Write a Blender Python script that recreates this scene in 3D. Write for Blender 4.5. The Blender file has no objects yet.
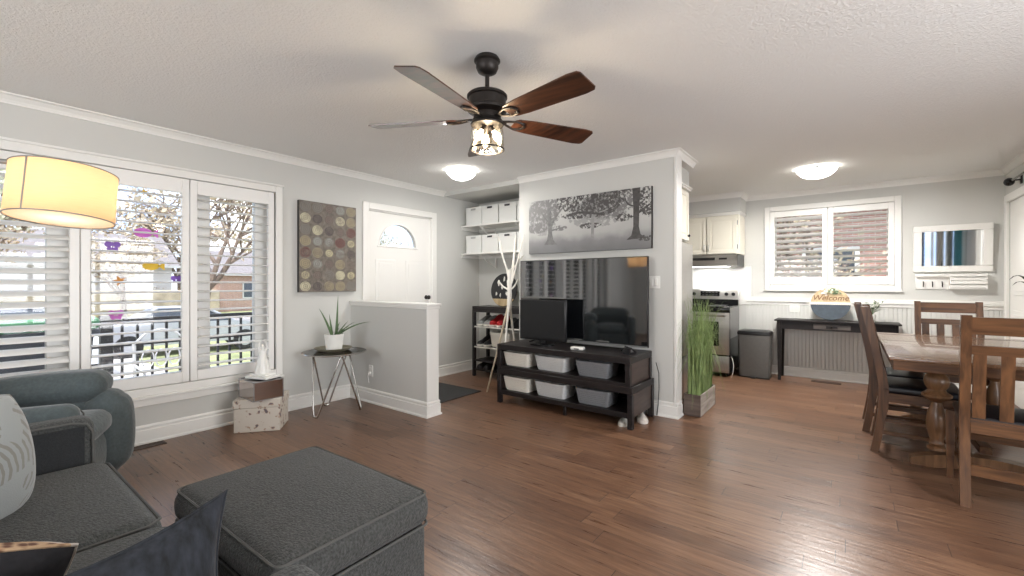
import bpy, bmesh, math, random
from mathutils import Vector, Matrix, Euler
random.seed(7)
PI = math.pi
sc = bpy.context.scene

# ------------------------------------------------------------------ camera
cam_d = bpy.data.cameras.new('camera')
cam = bpy.data.objects.new('camera', cam_d)
sc.collection.objects.link(cam)
sc.camera = cam
cam_d.sensor_fit = 'HORIZONTAL'
cam_d.sensor_width = 36.0
cam_d.lens = 36.0 * 440 / 1024
cam_d.shift_y = -4.5 / 1024
cam_d.clip_start = 0.02
cam_d.clip_end = 500
cam.location = (0, 0, 1.22)
cam.rotation_euler = (PI / 2, 0, math.radians(37.5))

# ------------------------------------------------------------------ exposure
sc.view_settings.view_transform = 'Standard'
sc.view_settings.look = 'None'
sc.view_settings.exposure = 1.08
sc.view_settings.gamma = 1.0
sc.view_settings.use_curve_mapping = False
cy = sc.cycles
cy.use_denoising = True
try:
    cy.denoiser = 'OPENIMAGEDENOISE'
    cy.denoising_prefilter = 'ACCURATE'
except Exception:
    pass
cy.max_bounces = 10
cy.diffuse_bounces = 6
cy.glossy_bounces = 4
cy.transmission_bounces = 6
cy.transparent_max_bounces = 16
cy.sample_clamp_indirect = 6.0
cy.caustics_reflective = False
cy.caustics_refractive = False

# ------------------------------------------------------------------ world
SKY = 1.45
w = bpy.data.worlds.new('sky')
sc.world = w
w.use_nodes = True
nt = w.node_tree
nt.nodes.clear()
out = nt.nodes.new('ShaderNodeOutputWorld')
bg = nt.nodes.new('ShaderNodeBackground')
tc = nt.nodes.new('ShaderNodeTexCoord')
no = nt.nodes.new('ShaderNodeTexNoise')
no.inputs['Scale'].default_value = 3.2
no.inputs['Detail'].default_value = 6
mp = nt.nodes.new('ShaderNodeMapping')
mp.inputs['Scale'].default_value = (1, 1, 2.4)
rp = nt.nodes.new('ShaderNodeValToRGB')
rp.color_ramp.elements[0].position = 0.42
rp.color_ramp.elements[0].color = (0.42, 0.58, 0.88, 1)
rp.color_ramp.elements[1].position = 0.60
rp.color_ramp.elements[1].color = (1.0, 0.98, 0.95, 1)
nt.links.new(tc.outputs['Generated'], mp.inputs['Vector'])
nt.links.new(mp.outputs['Vector'], no.inputs['Vector'])
nt.links.new(no.outputs['Fac'], rp.inputs['Fac'])
nt.links.new(rp.outputs['Color'], bg.inputs['Color'])
bg.inputs['Strength'].default_value = SKY
nt.links.new(bg.outputs['Background'], out.inputs['Surface'])


def area(name, loc, rot, sx, sy, power, col=(1, 1, 1)):
    l = bpy.data.lights.new(name, 'AREA')
    l.shape = 'RECTANGLE'
    l.size = sx
    l.size_y = sy
    l.energy = power
    l.color = col
    o = bpy.data.objects.new(name, l)
    o.location = loc
    o.rotation_euler = rot
    sc.collection.objects.link(o)
    return o


# high sun shining along the front of the house: bright lawn, porch and road outside
sl = bpy.data.lights.new('sun', 'SUN')
sl.energy = 2.6
sl.angle = math.radians(2.0)
sl.color = (1.0, 0.97, 0.92)
so = bpy.data.objects.new('sun', sl)
so.rotation_euler = Vector((-0.05, 0.42, -0.9)).to_track_quat('-Z', 'Y').to_euler()
sc.collection.objects.link(so)

# soft fill lights, added outside the made-up windows behind and beside the camera
area('fill_light_back', (-1.5, -3.05, 1.5), (math.radians(102), 0, 0), 3.0, 1.9, 65, (1.0, 0.992, 0.98))
area('fill_light_side', (2.85, 1.4, 1.4), (0, math.radians(100), 0), 2.1, 3.4, 105, (1.0, 0.992, 0.98))
LAMP_W = 35      # each ceiling light
FAN_W = 6        # all three bulbs together
ARC_W = 9

# ------------------------------------------------------------------ materials


def srgb(r, g, b):
    f = lambda c: (c / 255 / 12.92) if c / 255 <= 0.04045 else ((c / 255 + 0.055) / 1.055) ** 2.4
    return (f(r), f(g), f(b), 1)


def base(name):
    m = bpy.data.materials.new(name)
    m.use_nodes = True
    return m, m.node_tree, m.node_tree.nodes['Principled BSDF']


def N(t, kind, **kw):
    n = t.nodes.new(kind)
    for k, v in kw.items():
        if k in n.inputs:
            n.inputs[k].default_value = v
        else:
            setattr(n, k, v)
    return n


def mat(name, col, rough=0.5, metal=0.0, spec=0.5, noise=0.0, nscale=30, bump=0.0, bscale=200, bdist=0.002,
        sheen=0.0, coat=0.0, emit=None, estr=0.0, stretch=(1, 1, 1), alpha=None):
    m, t, b = base(name)
    b.inputs['Roughness'].default_value = rough
    b.inputs['Metallic'].default_value = metal
    b.inputs['Specular IOR Level'].default_value = spec
    b.inputs['Base Color'].default_value = col
    if sheen:
        b.inputs['Sheen Weight'].default_value = sheen
        b.inputs['Sheen Roughness'].default_value = 0.4
    if coat:
        b.inputs['Coat Weight'].default_value = coat
        b.inputs['Coat Roughness'].default_value = 0.1
    if emit:
        b.inputs['Emission Color'].default_value = emit
        b.inputs['Emission Strength'].default_value = estr
    if noise or bump:
        tcn = N(t, 'ShaderNodeTexCoord')
        mpn = N(t, 'ShaderNodeMapping')
        mpn.inputs['Scale'].default_value = stretch
        t.links.new(tcn.outputs['Object'], mpn.inputs['Vector'])
        if noise:
            nn = N(t, 'ShaderNodeTexNoise', Scale=nscale, Detail=4.0)
            t.links.new(mpn.outputs['Vector'], nn.inputs['Vector'])
            r = N(t, 'ShaderNodeValToRGB')
            r.color_ramp.elements[0].position = 0.3
            r.color_ramp.elements[1].position = 0.7
            r.color_ramp.elements[0].color = tuple(max(0, c * (1 - noise)) for c in col[:3]) + (1,)
            r.color_ramp.elements[1].color = tuple(min(1, c * (1 + noise)) for c in col[:3]) + (1,)
            t.links.new(nn.outputs['Fac'], r.inputs['Fac'])
            t.links.new(r.outputs['Color'], b.inputs['Base Color'])
        if bump:
            nb = N(t, 'ShaderNodeTexNoise', Scale=bscale, Detail=2.0)
            t.links.new(mpn.outputs['Vector'], nb.inputs['Vector'])
            bb = N(t, 'ShaderNodeBump', Strength=bump, Distance=bdist)
            t.links.new(nb.outputs['Fac'], bb.inputs['Height'])
            t.links.new(bb.outputs['Normal'], b.inputs['Normal'])
    return m


def wood(name, c1, c2, axis=0, rough=0.4, scale=14, coat=0.0, spec=0.5):
    """grain runs along the given local axis"""
    m, t, b = base(name)
    tcn = N(t, 'ShaderNodeTexCoord')
    mpn = N(t, 'ShaderNodeMapping')
    s = [1, 1, 1]
    s[axis] = 0.09
    mpn.inputs['Scale'].default_value = s
    t.links.new(tcn.outputs['Object'], mpn.inputs['Vector'])
    nn = N(t, 'ShaderNodeTexNoise', Scale=scale * 3.0, Detail=6.0, Distortion=0.6)
    t.links.new(mpn.outputs['Vector'], nn.inputs['Vector'])
    r = N(t, 'ShaderNodeValToRGB')
    r.color_ramp.elements[0].position = 0.35
    r.color_ramp.elements[1].position = 0.65
    r.color_ramp.elements[0].color = c1
    r.color_ramp.elements[1].color = c2
    t.links.new(nn.outputs['Fac'], r.inputs['Fac'])
    t.links.new(r.outputs['Color'], b.inputs['Base Color'])
    b.inputs['Roughness'].default_value = rough
    b.inputs['Coat Weight'].default_value = coat
    b.inputs['Specular IOR Level'].default_value = spec
    bb = N(t, 'ShaderNodeBump', Strength=0.06, Distance=0.001)
    t.links.new(nn.outputs['Fac'], bb.inputs['Height'])
    t.links.new(bb.outputs['Normal'], b.inputs['Normal'])
    return m


def glass_mat(name, tint=(1, 1, 1, 1), refl=1.0, rough=0.02):
    m = bpy.data.materials.new(name)
    m.use_nodes = True
    t = m.node_tree
    t.nodes.clear()
    o = t.nodes.new('ShaderNodeOutputMaterial')
    tr = t.nodes.new('ShaderNodeBsdfTransparent')
    tr.inputs['Color'].default_value = tint
    gl = t.nodes.new('ShaderNodeBsdfGlossy')
    gl.inputs['Roughness'].default_value = rough
    fr = t.nodes.new('ShaderNodeFresnel')
    fr.inputs['IOR'].default_value = 1.45
    mu = t.nodes.new('ShaderNodeMath')
    mu.operation = 'MULTIPLY'
    mu.inputs[1].default_value = refl
    mx = t.nodes.new('ShaderNodeMixShader')
    t.links.new(fr.outputs['Fac'], mu.inputs[0])
    t.links.new(mu.outputs[0], mx.inputs['Fac'])
    t.links.new(tr.outputs[0], mx.inputs[1])
    t.links.new(gl.outputs[0], mx.inputs[2])
    t.links.new(mx.outputs[0], o.inputs['Surface'])
    return m


def math_n(t, op, a, b=None):
    n = t.nodes.new('ShaderNodeMath')
    n.operation = op
    for i, v in enumerate((a, b)):
        if v is None:
            continue
        if isinstance(v, (int, float)):
            n.inputs[i].default_value = v
        else:
            t.links.new(v, n.inputs[i])
    return n.outputs[0]


def floor_mat():
    m, t, b = base('hardwood_floor')
    tcn = N(t, 'ShaderNodeTexCoord')
    sp = N(t, 'ShaderNodeSeparateXYZ')
    t.links.new(tcn.outputs['Object'], sp.inputs[0])
    W, L = 0.125, 0.95
    row = math_n(t, 'FLOOR', math_n(t, 'DIVIDE', sp.outputs['Y'], W))
    wn = N(t, 'ShaderNodeTexWhiteNoise', noise_dimensions='1D')
    t.links.new(row, wn.inputs['W'])
    xs = math_n(t, 'ADD', math_n(t, 'DIVIDE', sp.outputs['X'], L), math_n(t, 'MULTIPLY', wn.outputs['Value'], 7.3))
    idx = math_n(t, 'FLOOR', xs)
    cb = N(t, 'ShaderNodeCombineXYZ')
    t.links.new(row, cb.inputs[0])
    t.links.new(idx, cb.inputs[1])
    wn2 = N(t, 'ShaderNodeTexWhiteNoise', noise_dimensions='3D')
    t.links.new(cb.outputs[0], wn2.inputs['Vector'])
    # grain
    mpn = N(t, 'ShaderNodeMapping')
    mpn.inputs['Scale'].default_value = (1.6, 22, 1)
    t.links.new(tcn.outputs['Object'], mpn.inputs['Vector'])
    ad = N(t, 'ShaderNodeVectorMath', operation='ADD')
    t.links.new(mpn.outputs[0], ad.inputs[0])
    sc2 = N(t, 'ShaderNodeVectorMath', operation='SCALE')
    t.links.new(wn2.outputs['Color'], sc2.inputs[0])
    sc2.inputs['Scale'].default_value = 9.0
    t.links.new(sc2.outputs[0], ad.inputs[1])
    g = N(t, 'ShaderNodeTexNoise', Scale=2.2, Detail=7.0, Roughness=0.62, Distortion=0.5)
    t.links.new(ad.outputs[0], g.inputs['Vector'])
    r = N(t, 'ShaderNodeValToRGB')
    e = r.color_ramp.elements
    e[0].position = 0.25
    e[0].color = srgb(84, 60, 48)
    e[1].position = 0.75
    e[1].color = srgb(146, 113, 88)
    k = e.new(0.5)
    k.color = srgb(115, 84, 64)
    tot = math_n(t, 'ADD', math_n(t, 'MULTIPLY', g.outputs['Fac'], 0.85),
                 math_n(t, 'MULTIPLY', math_n(t, 'SUBTRACT', wn2.outputs['Value'], 0.5), 0.20))
    tot = math_n(t, 'ADD', tot, 0.055)
    t.links.new(tot, r.inputs['Fac'])
    # joints
    fy = math_n(t, 'FRACT', math_n(t, 'DIVIDE', sp.outputs['Y'], W))
    fx = math_n(t, 'FRACT', xs)
    jy = math_n(t, 'LESS_THAN', fy, 0.016)
    jx = math_n(t, 'LESS_THAN', fx, 0.0035)
    j = math_n(t, 'MAXIMUM', jy, jx)
    mx = N(t, 'ShaderNodeMix', data_type='RGBA')
    t.links.new(j, mx.inputs['Factor'])
    t.links.new(r.outputs['Color'], mx.inputs['A'])
    mx.inputs['B'].default_value = srgb(48, 28, 20)
    t.links.new(mx.outputs['Result'], b.inputs['Base Color'])
    # hand-scraped ripples across the plank
    mp2 = N(t, 'ShaderNodeMapping')
    mp2.inputs['Scale'].default_value = (5, 32, 1)
    t.links.new(tcn.outputs['Object'], mp2.inputs['Vector'])
    rb = N(t, 'ShaderNodeTexNoise', Scale=1.3, Detail=3.0, Roughness=0.55)
    t.links.new(mp2.outputs[0], rb.inputs['Vector'])
    h = math_n(t, 'SUBTRACT', rb.outputs['Fac'], math_n(t, 'MULTIPLY', j, 0.8))
    bb = N(t, 'ShaderNodeBump', Strength=0.40, Distance=0.004)
    t.links.new(h, bb.inputs['Height'])
    t.links.new(bb.outputs['Normal'], b.inputs['Normal'])
    ro = math_n(t, 'ADD', 0.21, math_n(t, 'MULTIPLY', g.outputs['Fac'], 0.18))
    t.links.new(ro, b.inputs['Roughness'])
    b.inputs['Specular IOR Level'].default_value = 0.6
    return m


def dots_art_mat():
    """rows of ringed discs in cream, brown and grey on a mottled brown ground (local Y across, Z up)"""
    m, t, b = base('disc_painting')
    tcn = N(t, 'ShaderNodeTexCoord')
    sp = N(t, 'ShaderNodeSeparateXYZ')
    t.links.new(tcn.outputs['Object'], sp.inputs[0])
    NX, NZ = 5, 8
    gx = math_n(t, 'MULTIPLY', math_n(t, 'ADD', math_n(t, 'DIVIDE', sp.outputs['Y'], 0.62), 0.5), NX)
    gz = math_n(t, 'MULTIPLY', math_n(t, 'ADD', math_n(t, 'DIVIDE', sp.outputs['Z'], 0.90), 0.5), NZ)
    ix, iz = math_n(t, 'FLOOR', gx), math_n(t, 'FLOOR', gz)
    fx = math_n(t, 'SUBTRACT', math_n(t, 'FRACT', gx), 0.5)
    fz = math_n(t, 'SUBTRACT', math_n(t, 'FRACT', gz), 0.5)
    d = math_n(t, 'SQRT', math_n(t, 'ADD', math_n(t, 'MULTIPLY', fx, fx), math_n(t, 'MULTIPLY', fz, fz)))
    cb = N(t, 'ShaderNodeCombineXYZ')
    t.links.new(ix, cb.inputs[0])
    t.links.new(iz, cb.inputs[1])
    cb.inputs[2].default_value = 3.7
    wn = N(t, 'ShaderNodeTexWhiteNoise', noise_dimensions='3D')
    t.links.new(cb.outputs[0], wn.inputs['Vector'])
    ns = N(t, 'ShaderNodeTexNoise', Scale=28.0, Detail=5.0, Roughness=0.7)
    t.links.new(tcn.outputs['Object'], ns.inputs['Vector'])
    bgc = N(t, 'ShaderNodeValToRGB')
    e = bgc.color_ramp.elements
    e[0].position = 0.3
    e[0].color = srgb(84, 77, 72)
    e[1].position = 0.7
    e[1].color = srgb(134, 126, 116)
    t.links.new(ns.outputs['Fac'], bgc.inputs['Fac'])
    dc = N(t, 'ShaderNodeValToRGB')
    dc.color_ramp.interpolation = 'CONSTANT'
    cols = [(190, 182, 150), (120, 106, 100), (150, 152, 146), (92, 84, 82), (200, 194, 166), (128, 124, 118),
            (158, 148, 122), (112, 80, 74)]
    e = dc.color_ramp.elements
    e[0].position, e[0].color = 0.0, srgb(*cols[0])
    e[1].position, e[1].color = 1 / 8, srgb(*cols[1])
    for i in range(2, 8):
        k = e.new(i / 8)
        k.color = srgb(*cols[i])
    t.links.new(wn.outputs['Value'], dc.inputs['Fac'])
    rad = math_n(t, 'ADD', 0.36, math_n(t, 'MULTIPLY', wn.outputs['Value'], 0.11))
    inside = math_n(t, 'LESS_THAN', d, rad)
    ring = math_n(t, 'GREATER_THAN', math_n(t, 'SINE', math_n(t, 'MULTIPLY', d, 42.0)), 0.45)
    m1 = N(t, 'ShaderNodeMix', data_type='RGBA', blend_type='MULTIPLY')
    t.links.new(math_n(t, 'MULTIPLY', ring, 0.55), m1.inputs['Factor'])
    t.links.new(dc.outputs['Color'], m1.inputs['A'])
    t.links.new(bgc.outputs['Color'], m1.inputs['B'])
    ns2 = N(t, 'ShaderNodeTexNoise', Scale=9.0, Detail=6.0, Roughness=0.75)
    t.links.new(tcn.outputs['Object'], ns2.inputs['Vector'])
    wear = N(t, 'ShaderNodeMapRange')
    wear.inputs['From Min'].default_value = 0.36
    wear.inputs['From Max'].default_value = 0.56
    wear.inputs['To Min'].default_value = 0.25
    t.links.new(ns2.outputs['Fac'], wear.inputs['Value'])
    m2 = N(t, 'ShaderNodeMix', data_type='RGBA')
    t.links.new(math_n(t, 'MULTIPLY', inside, wear.outputs['Result']), m2.inputs['Factor'])
    t.links.new(bgc.outputs['Color'], m2.inputs['A'])
    t.links.new(m1.outputs['Result'], m2.inputs['B'])
    t.links.new(m2.outputs['Result'], b.inputs['Base Color'])
    b.inputs['Roughness'].default_value = 0.6
    return m


def floral_mat():
    m, t, b = base('floral_paper')
    tcn = N(t, 'ShaderNodeTexCoord')
    vo = N(t, 'ShaderNodeTexVoronoi', Scale=17.0)
    dn = N(t, 'ShaderNodeTexNoise', Scale=14.0, Detail=3.0)
    t.links.new(tcn.outputs['Object'], dn.inputs['Vector'])
    dv = N(t, 'ShaderNodeVectorMath', operation='SCALE')
    t.links.new(dn.outputs['Color'], dv.inputs[0])
    dv.inputs['Scale'].default_value = 0.14
    da = N(t, 'ShaderNodeVectorMath', operation='ADD')
    t.links.new(tcn.outputs['Object'], da.inputs[0])
    t.links.new(dv.outputs[0], da.inputs[1])
    t.links.new(da.outputs[0], vo.inputs['Vector'])
    ns = N(t, 'ShaderNodeTexNoise', Scale=26.0, Detail=5.0, Roughness=0.7)
    t.links.new(tcn.outputs['Object'], ns.inputs['Vector'])
    d = math_n(t, 'ADD', vo.outputs['Distance'], math_n(t, 'MULTIPLY', ns.outputs['Fac'], 0.9))
    r = N(t, 'ShaderNodeValToRGB')
    e = r.color_ramp.elements
    e[0].position, e[0].color = 0.62, srgb(104, 94, 100)
    e[1].position, e[1].color = 0.86, srgb(206, 199, 188)
    k = e.new(0.72)
    k.color = srgb(168, 140, 118)
    t.links.new(d, r.inputs['Fac'])
    t.links.new(r.outputs['Color'], b.inputs['Base Color'])
    b.inputs['Roughness'].default_value = 0.45
    return m


def feather_fabric():
    m, t, b = base('patterned_light_fabric')
    tcn = N(t, 'ShaderNodeTexCoord')
    wv = N(t, 'ShaderNodeTexWave', wave_type='RINGS', rings_direction='Y', Scale=16.0, Distortion=1.6, Detail=2.0)
    wv.inputs['Detail Scale'].default_value = 2.0
    t.links.new(tcn.outputs['Object'], wv.inputs['Vector'])
    vo = N(t, 'ShaderNodeTexVoronoi', Scale=9.0)
    t.links.new(tcn.outputs['Object'], vo.inputs['Vector'])
    g = math_n(t, 'MULTIPLY', math_n(t, 'GREATER_THAN', wv.outputs['Fac'], 0.62), math_n(t, 'LESS_THAN', vo.outputs['Distance'], 0.62))
    mx = N(t, 'ShaderNodeMix', data_type='RGBA')
    t.links.new(g, mx.inputs['Factor'])
    mx.inputs['A'].default_value = srgb(150, 154, 153)
    mx.inputs['B'].default_value = srgb(128, 127, 120)
    t.links.new(mx.outputs['Result'], b.inputs['Base Color'])
    b.inputs['Roughness'].default_value = 0.9
    b.inputs['Sheen Weight'].default_value = 0.3
    nb = N(t, 'ShaderNodeTexNoise', Scale=350.0)
    t.links.new(tcn.outputs['Object'], nb.inputs['Vector'])
    bb = N(t, 'ShaderNodeBump', Strength=0.4, Distance=0.002)
    t.links.new(nb.outputs['Fac'], bb.inputs['Height'])
    t.links.new(bb.outputs['Normal'], b.inputs['Normal'])
    return m


def spotted_fabric():
    m, t, b = base('spotted_brown_fabric')
    tcn = N(t, 'ShaderNodeTexCoord')
    vo = N(t, 'ShaderNodeTexVoronoi', Scale=52.0)
    t.links.new(tcn.outputs['Object'], vo.inputs['Vector'])
    ns = N(t, 'ShaderNodeTexNoise', Scale=6.5, Detail=1.0)
    t.links.new(tcn.outputs['Object'], ns.inputs['Vector'])
    r = N(t, 'ShaderNodeValToRGB')
    e = r.color_ramp.elements
    e[0].position, e[0].color = 0.25, srgb(96, 62, 44)
    e[1].position, e[1].color = 0.55, srgb(190, 160, 128)
    t.links.new(vo.outputs['Distance'], r.inputs['Fac'])
    mx = N(t, 'ShaderNodeMix', data_type='RGBA')
    t.links.new(math_n(t, 'GREATER_THAN', ns.outputs['Fac'], 0.5), mx.inputs['Factor'])
    mx.inputs['A'].default_value = srgb(196, 188, 180)
    t.links.new(r.outputs['Color'], mx.inputs['B'])
    t.links.new(mx.outputs['Result'], b.inputs['Base Color'])
    b.inputs['Roughness'].default_value = 0.9
    return m


def tree_print_mat():
    """misty black-and-white park: pale sky and ground with three layers of printed foliage"""
    m, t, b = base('misty_print')
    tcn = N(t, 'ShaderNodeTexCoord')
    sp = N(t, 'ShaderNodeSeparateXYZ')
    t.links.new(tcn.outputs['Object'], sp.inputs[0])
    ns = N(t, 'ShaderNodeTexNoise', Scale=5.0, Detail=5.0)
    t.links.new(tcn.outputs['Object'], ns.inputs['Vector'])
    v = math_n(t, 'ADD', math_n(t, 'MULTIPLY', sp.outputs['Z'], 1.5), math_n(t, 'ADD', 0.36, math_n(t, 'MULTIPLY', ns.outputs['Fac'], 0.26)))
    r = N(t, 'ShaderNodeValToRGB')
    e = r.color_ramp.elements
    e[0].position, e[0].color = 0.0, srgb(106, 106, 107)
    e[1].position, e[1].color = 0.6, srgb(190, 190, 187)
    k = e.new(0.22)
    k.color = srgb(130, 130, 131)
    k = e.new(0.34)
    k.color = srgb(172, 172, 170)
    t.links.new(v, r.inputs['Fac'])
    cur = r.outputs['Color']

    def layer(cur, col, ells, scale, seed, lo=0.50):
        mp_ = N(t, 'ShaderNodeMapping')
        mp_.inputs['Location'].default_value = (seed, seed * 0.7, seed * 1.3)
        t.links.new(tcn.outputs['Object'], mp_.inputs['Vector'])
        n1 = N(t, 'ShaderNodeTexNoise', Scale=scale, Detail=5.0, Roughness=0.65)
        t.links.new(mp_.outputs[0], n1.inputs['Vector'])
        best = None
        for (cx_, cz, rx, rz_) in ells:
            ex = math_n(t, 'DIVIDE', math_n(t, 'SUBTRACT', sp.outputs['X'], cx_), rx)
            ez = math_n(t, 'DIVIDE', math_n(t, 'SUBTRACT', sp.outputs['Z'], cz), rz_)
            q = math_n(t, 'SUBTRACT', 1.0, math_n(t, 'ADD', math_n(t, 'MULTIPLY', ex, ex), math_n(t, 'MULTIPLY', ez, ez)))
            best = q if best is None else math_n(t, 'MAXIMUM', best, q)
        f = math_n(t, 'ADD', n1.outputs['Fac'], math_n(t, 'MULTIPLY', math_n(t, 'MINIMUM', best, 0.35), 0.30))
        rr_ = N(t, 'ShaderNodeMapRange')
        rr_.inputs['From Min'].default_value = lo + 0.02
        rr_.inputs['From Max'].default_value = lo + 0.09
        t.links.new(f, rr_.inputs['Value'])
        fac = math_n(t, 'MULTIPLY', rr_.outputs['Result'], math_n(t, 'GREATER_THAN', best, 0.0))
        mx = N(t, 'ShaderNodeMix', data_type='RGBA')
        t.links.new(fac, mx.inputs['Factor'])
        t.links.new(cur, mx.inputs['A'])
        mx.inputs['B'].default_value = col
        return mx.outputs['Result']
    cur = layer(cur, srgb(150, 150, 149), [(0.12, 0.10, 0.34, 0.16), (-0.52, 0.10, 0.22, 0.20)], 26, 3.0)
    cur = layer(cur, srgb(118, 117, 117), [(-0.50, 0.16, 0.24, 0.16), (-0.58, -0.01, 0.15, 0.06), (-0.30, -0.03, 0.10, 0.03), (0.25, 0.17, 0.30, 0.15)], 34, 7.0)
    cur = layer(cur, srgb(74, 72, 71), [(0.05, 0.21, 0.40, 0.10), (0.02, 0.09, 0.30, 0.045), (0.28, 0.20, 0.14, 0.13), (0.65, 0.16, 0.08, 0.16), (0.42, 0.02, 0.09, 0.04), (0.06, -0.03, 0.13, 0.03), (0.64, -0.19, 0.09, 0.03), (0.1, 0.28, 0.5, 0.04)], 40, 11.0, 0.52)
    t.links.new(cur, b.inputs['Base Color'])
    b.inputs['Roughness'].default_value = 0.5
    return m


def brick_mat(name, c1, c2, mortar, scale=1.0):
    m, t, b = base(name)
    tcn = N(t, 'ShaderNodeTexCoord')
    sp = N(t, 'ShaderNodeSeparateXYZ')
    t.links.new(tcn.outputs['Object'], sp.inputs[0])
    cb = N(t, 'ShaderNodeCombineXYZ')
    t.links.new(math_n(t, 'ADD', sp.outputs['X'], sp.outputs['Y']), cb.inputs[0])
    t.links.new(sp.outputs['Z'], cb.inputs[1])
    br = N(t, 'ShaderNodeTexBrick')
    br.inputs['Scale'].default_value = scale
    br.inputs['Brick Width'].default_value = 0.22
    br.inputs['Row Height'].default_value = 0.075
    br.inputs['Mortar Size'].default_value = 0.008
    br.inputs['Color1'].default_value = c1
    br.inputs['Color2'].default_value = c2
    br.inputs['Mortar'].default_value = mortar
    t.links.new(cb.outputs[0], br.inputs['Vector'])
    t.links.new(br.outputs['Color'], b.inputs['Base Color'])
    b.inputs['Roughness'].default_value = 0.85
    return m


M = {}
M['wall'] = mat('grey_wall_paint', srgb(203, 203, 199), 0.75, bump=0.06, bscale=90)
M['ceiling'] = mat('textured_ceiling', srgb(234, 234, 232), 0.9, bump=0.65, bscale=85, bdist=0.007)
M['trim'] = mat('white_trim_paint', srgb(232, 231, 227), 0.4, bump=0.02, bscale=60)
M['cabinet'] = mat('cream_cabinet_paint', srgb(232, 228, 214), 0.4, bump=0.02, bscale=50)
M['shutter'] = mat('white_shutter_paint', srgb(236, 235, 232), 0.35, bump=0.02, bscale=50)
M['bead'] = mat('white_beadboard', srgb(208, 208, 204), 0.5, bump=0.03, bscale=40)
M['floor'] = floor_mat()
M['bronze'] = mat('dark_bronze', srgb(52, 48, 46), 0.45, 0.7, bump=0.1, bscale=150)
M['walnut_blade'] = wood('walnut_blade', srgb(44, 26, 18), srgb(86, 52, 35), 0, 0.3, 10, coat=0.3)
M['glass'] = glass_mat('clear_glass')
M['jar_glass'] = glass_mat('amber_tinted_glass', (1.0, 0.97, 0.91, 1), 0.45)
M['frosted'] = mat('lit_frosted_glass', (0.95, 0.94, 0.9, 1), 0.4, emit=(1, 0.97, 0.92, 1), estr=4.0, bump=0.02, bscale=20)
M['bulb'] = mat('lit_bulb', (1, 0.9, 0.7, 1), 0.3, emit=(1, 0.80, 0.50, 1), estr=9, bump=0.02, bscale=20)
M['white_plastic'] = mat('white_plastic', srgb(232, 231, 226), 0.4, bump=0.05, bscale=50)
M['black_plastic'] = mat('black_plastic', srgb(24, 24, 26), 0.35, bump=0.05, bscale=90)
M['screen'] = mat('dark_screen', srgb(14, 16, 19), 0.05, spec=1.0, noise=0.02, nscale=3)
M['screen'].node_tree.nodes['Principled BSDF'].inputs['IOR'].default_value = 2.0
M['matte_screen'] = mat('dark_matte_screen', srgb(30, 31, 33), 0.32, spec=0.4, noise=0.02, nscale=3)
M['silver'] = mat('brushed_silver', srgb(150, 150, 150), 0.35, 0.8, bump=0.05, bscale=90)
M['chrome'] = mat('chrome', srgb(205, 203, 200), 0.14, 1.0, bump=0.01, bscale=30)
M['steel'] = mat('stainless_steel', srgb(176, 174, 170), 0.33, 0.85, noise=0.05, nscale=40, stretch=(0.05, 1, 1))
M['black_gloss'] = mat('black_gloss_enamel', srgb(16, 16, 18), 0.12, bump=0.01, bscale=30)
M['espresso'] = wood('espresso_wood', srgb(24, 21, 22), srgb(38, 33, 33), 0, 0.4, 12, spec=0.35)
M['espresso_panel'] = wood('espresso_side_panel', srgb(52, 42, 38), srgb(72, 58, 52), 1, 0.4, 12)
M['console'] = wood('black_brown_wood', srgb(20, 17, 18), srgb(32, 27, 27), 0, 0.45, 12, spec=0.3)
M['drawer_front'] = wood('worn_drawer_front', srgb(60, 54, 52), srgb(92, 84, 80), 0, 0.45, 12)
M['oak'] = wood('brown_stained_oak', srgb(70, 46, 29), srgb(108, 74, 47), 2, 0.35, 12, coat=0.2)
M['oak_h'] = wood('brown_stained_oak_across', srgb(70, 46, 29), srgb(108, 74, 47), 0, 0.35, 12, coat=0.2)
M['oak_y'] = wood('brown_stained_oak_deep', srgb(70, 46, 29), srgb(108, 74, 47), 1, 0.35, 12, coat=0.2)
M['tabletop'] = wood('table_top_oak', srgb(104, 77, 56), srgb(124, 95, 72), 1, 0.25, 14, coat=0.5)
M['turned'] = wood('turned_pedestal_wood', srgb(94, 66, 43), srgb(128, 93, 63), 2, 0.4, 10, coat=0.2)
M['leather'] = mat('black_leather', srgb(22, 24, 30), 0.33, spec=0.6, bump=0.25, bscale=160)
M['grey_fabric'] = mat('charcoal_chenille', srgb(66, 67, 66), 0.95, noise=0.45, nscale=110, bump=1.0, bscale=150, bdist=0.006, sheen=0.12, stretch=(1, 1, 1))
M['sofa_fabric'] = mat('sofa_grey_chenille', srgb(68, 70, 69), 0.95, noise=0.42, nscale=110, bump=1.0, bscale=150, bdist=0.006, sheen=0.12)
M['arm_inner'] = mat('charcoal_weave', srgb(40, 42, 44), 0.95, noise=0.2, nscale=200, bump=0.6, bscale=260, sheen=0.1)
M['teal_grey'] = mat('blue_grey_microfibre', srgb(76, 85, 87), 0.9, noise=0.14, nscale=60, bump=0.5, bscale=40, bdist=0.006, sheen=0.35)
M['piping'] = mat('grey_piping', srgb(84, 84, 82), 0.8, bump=0.2, bscale=300)
M['navy_fabric'] = mat('dark_navy_velvet', srgb(27, 30, 36), 0.9, noise=0.8, nscale=70, bump=0.6, bscale=120, sheen=0.15, stretch=(1, 1, 0.3))
M['feather'] = feather_fabric()
M['spotted'] = spotted_fabric()
M['dark_pillow'] = mat('black_pillow_fabric', srgb(36, 36, 40), 0.9, noise=0.2, nscale=80, bump=0.3, bscale=200)
M['shade'] = None
M['floral'] = floral_mat()
M['mirror'] = mat('mirror', srgb(225, 225, 225), 0.03, 1.0, bump=0.002, bscale=5)
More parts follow.
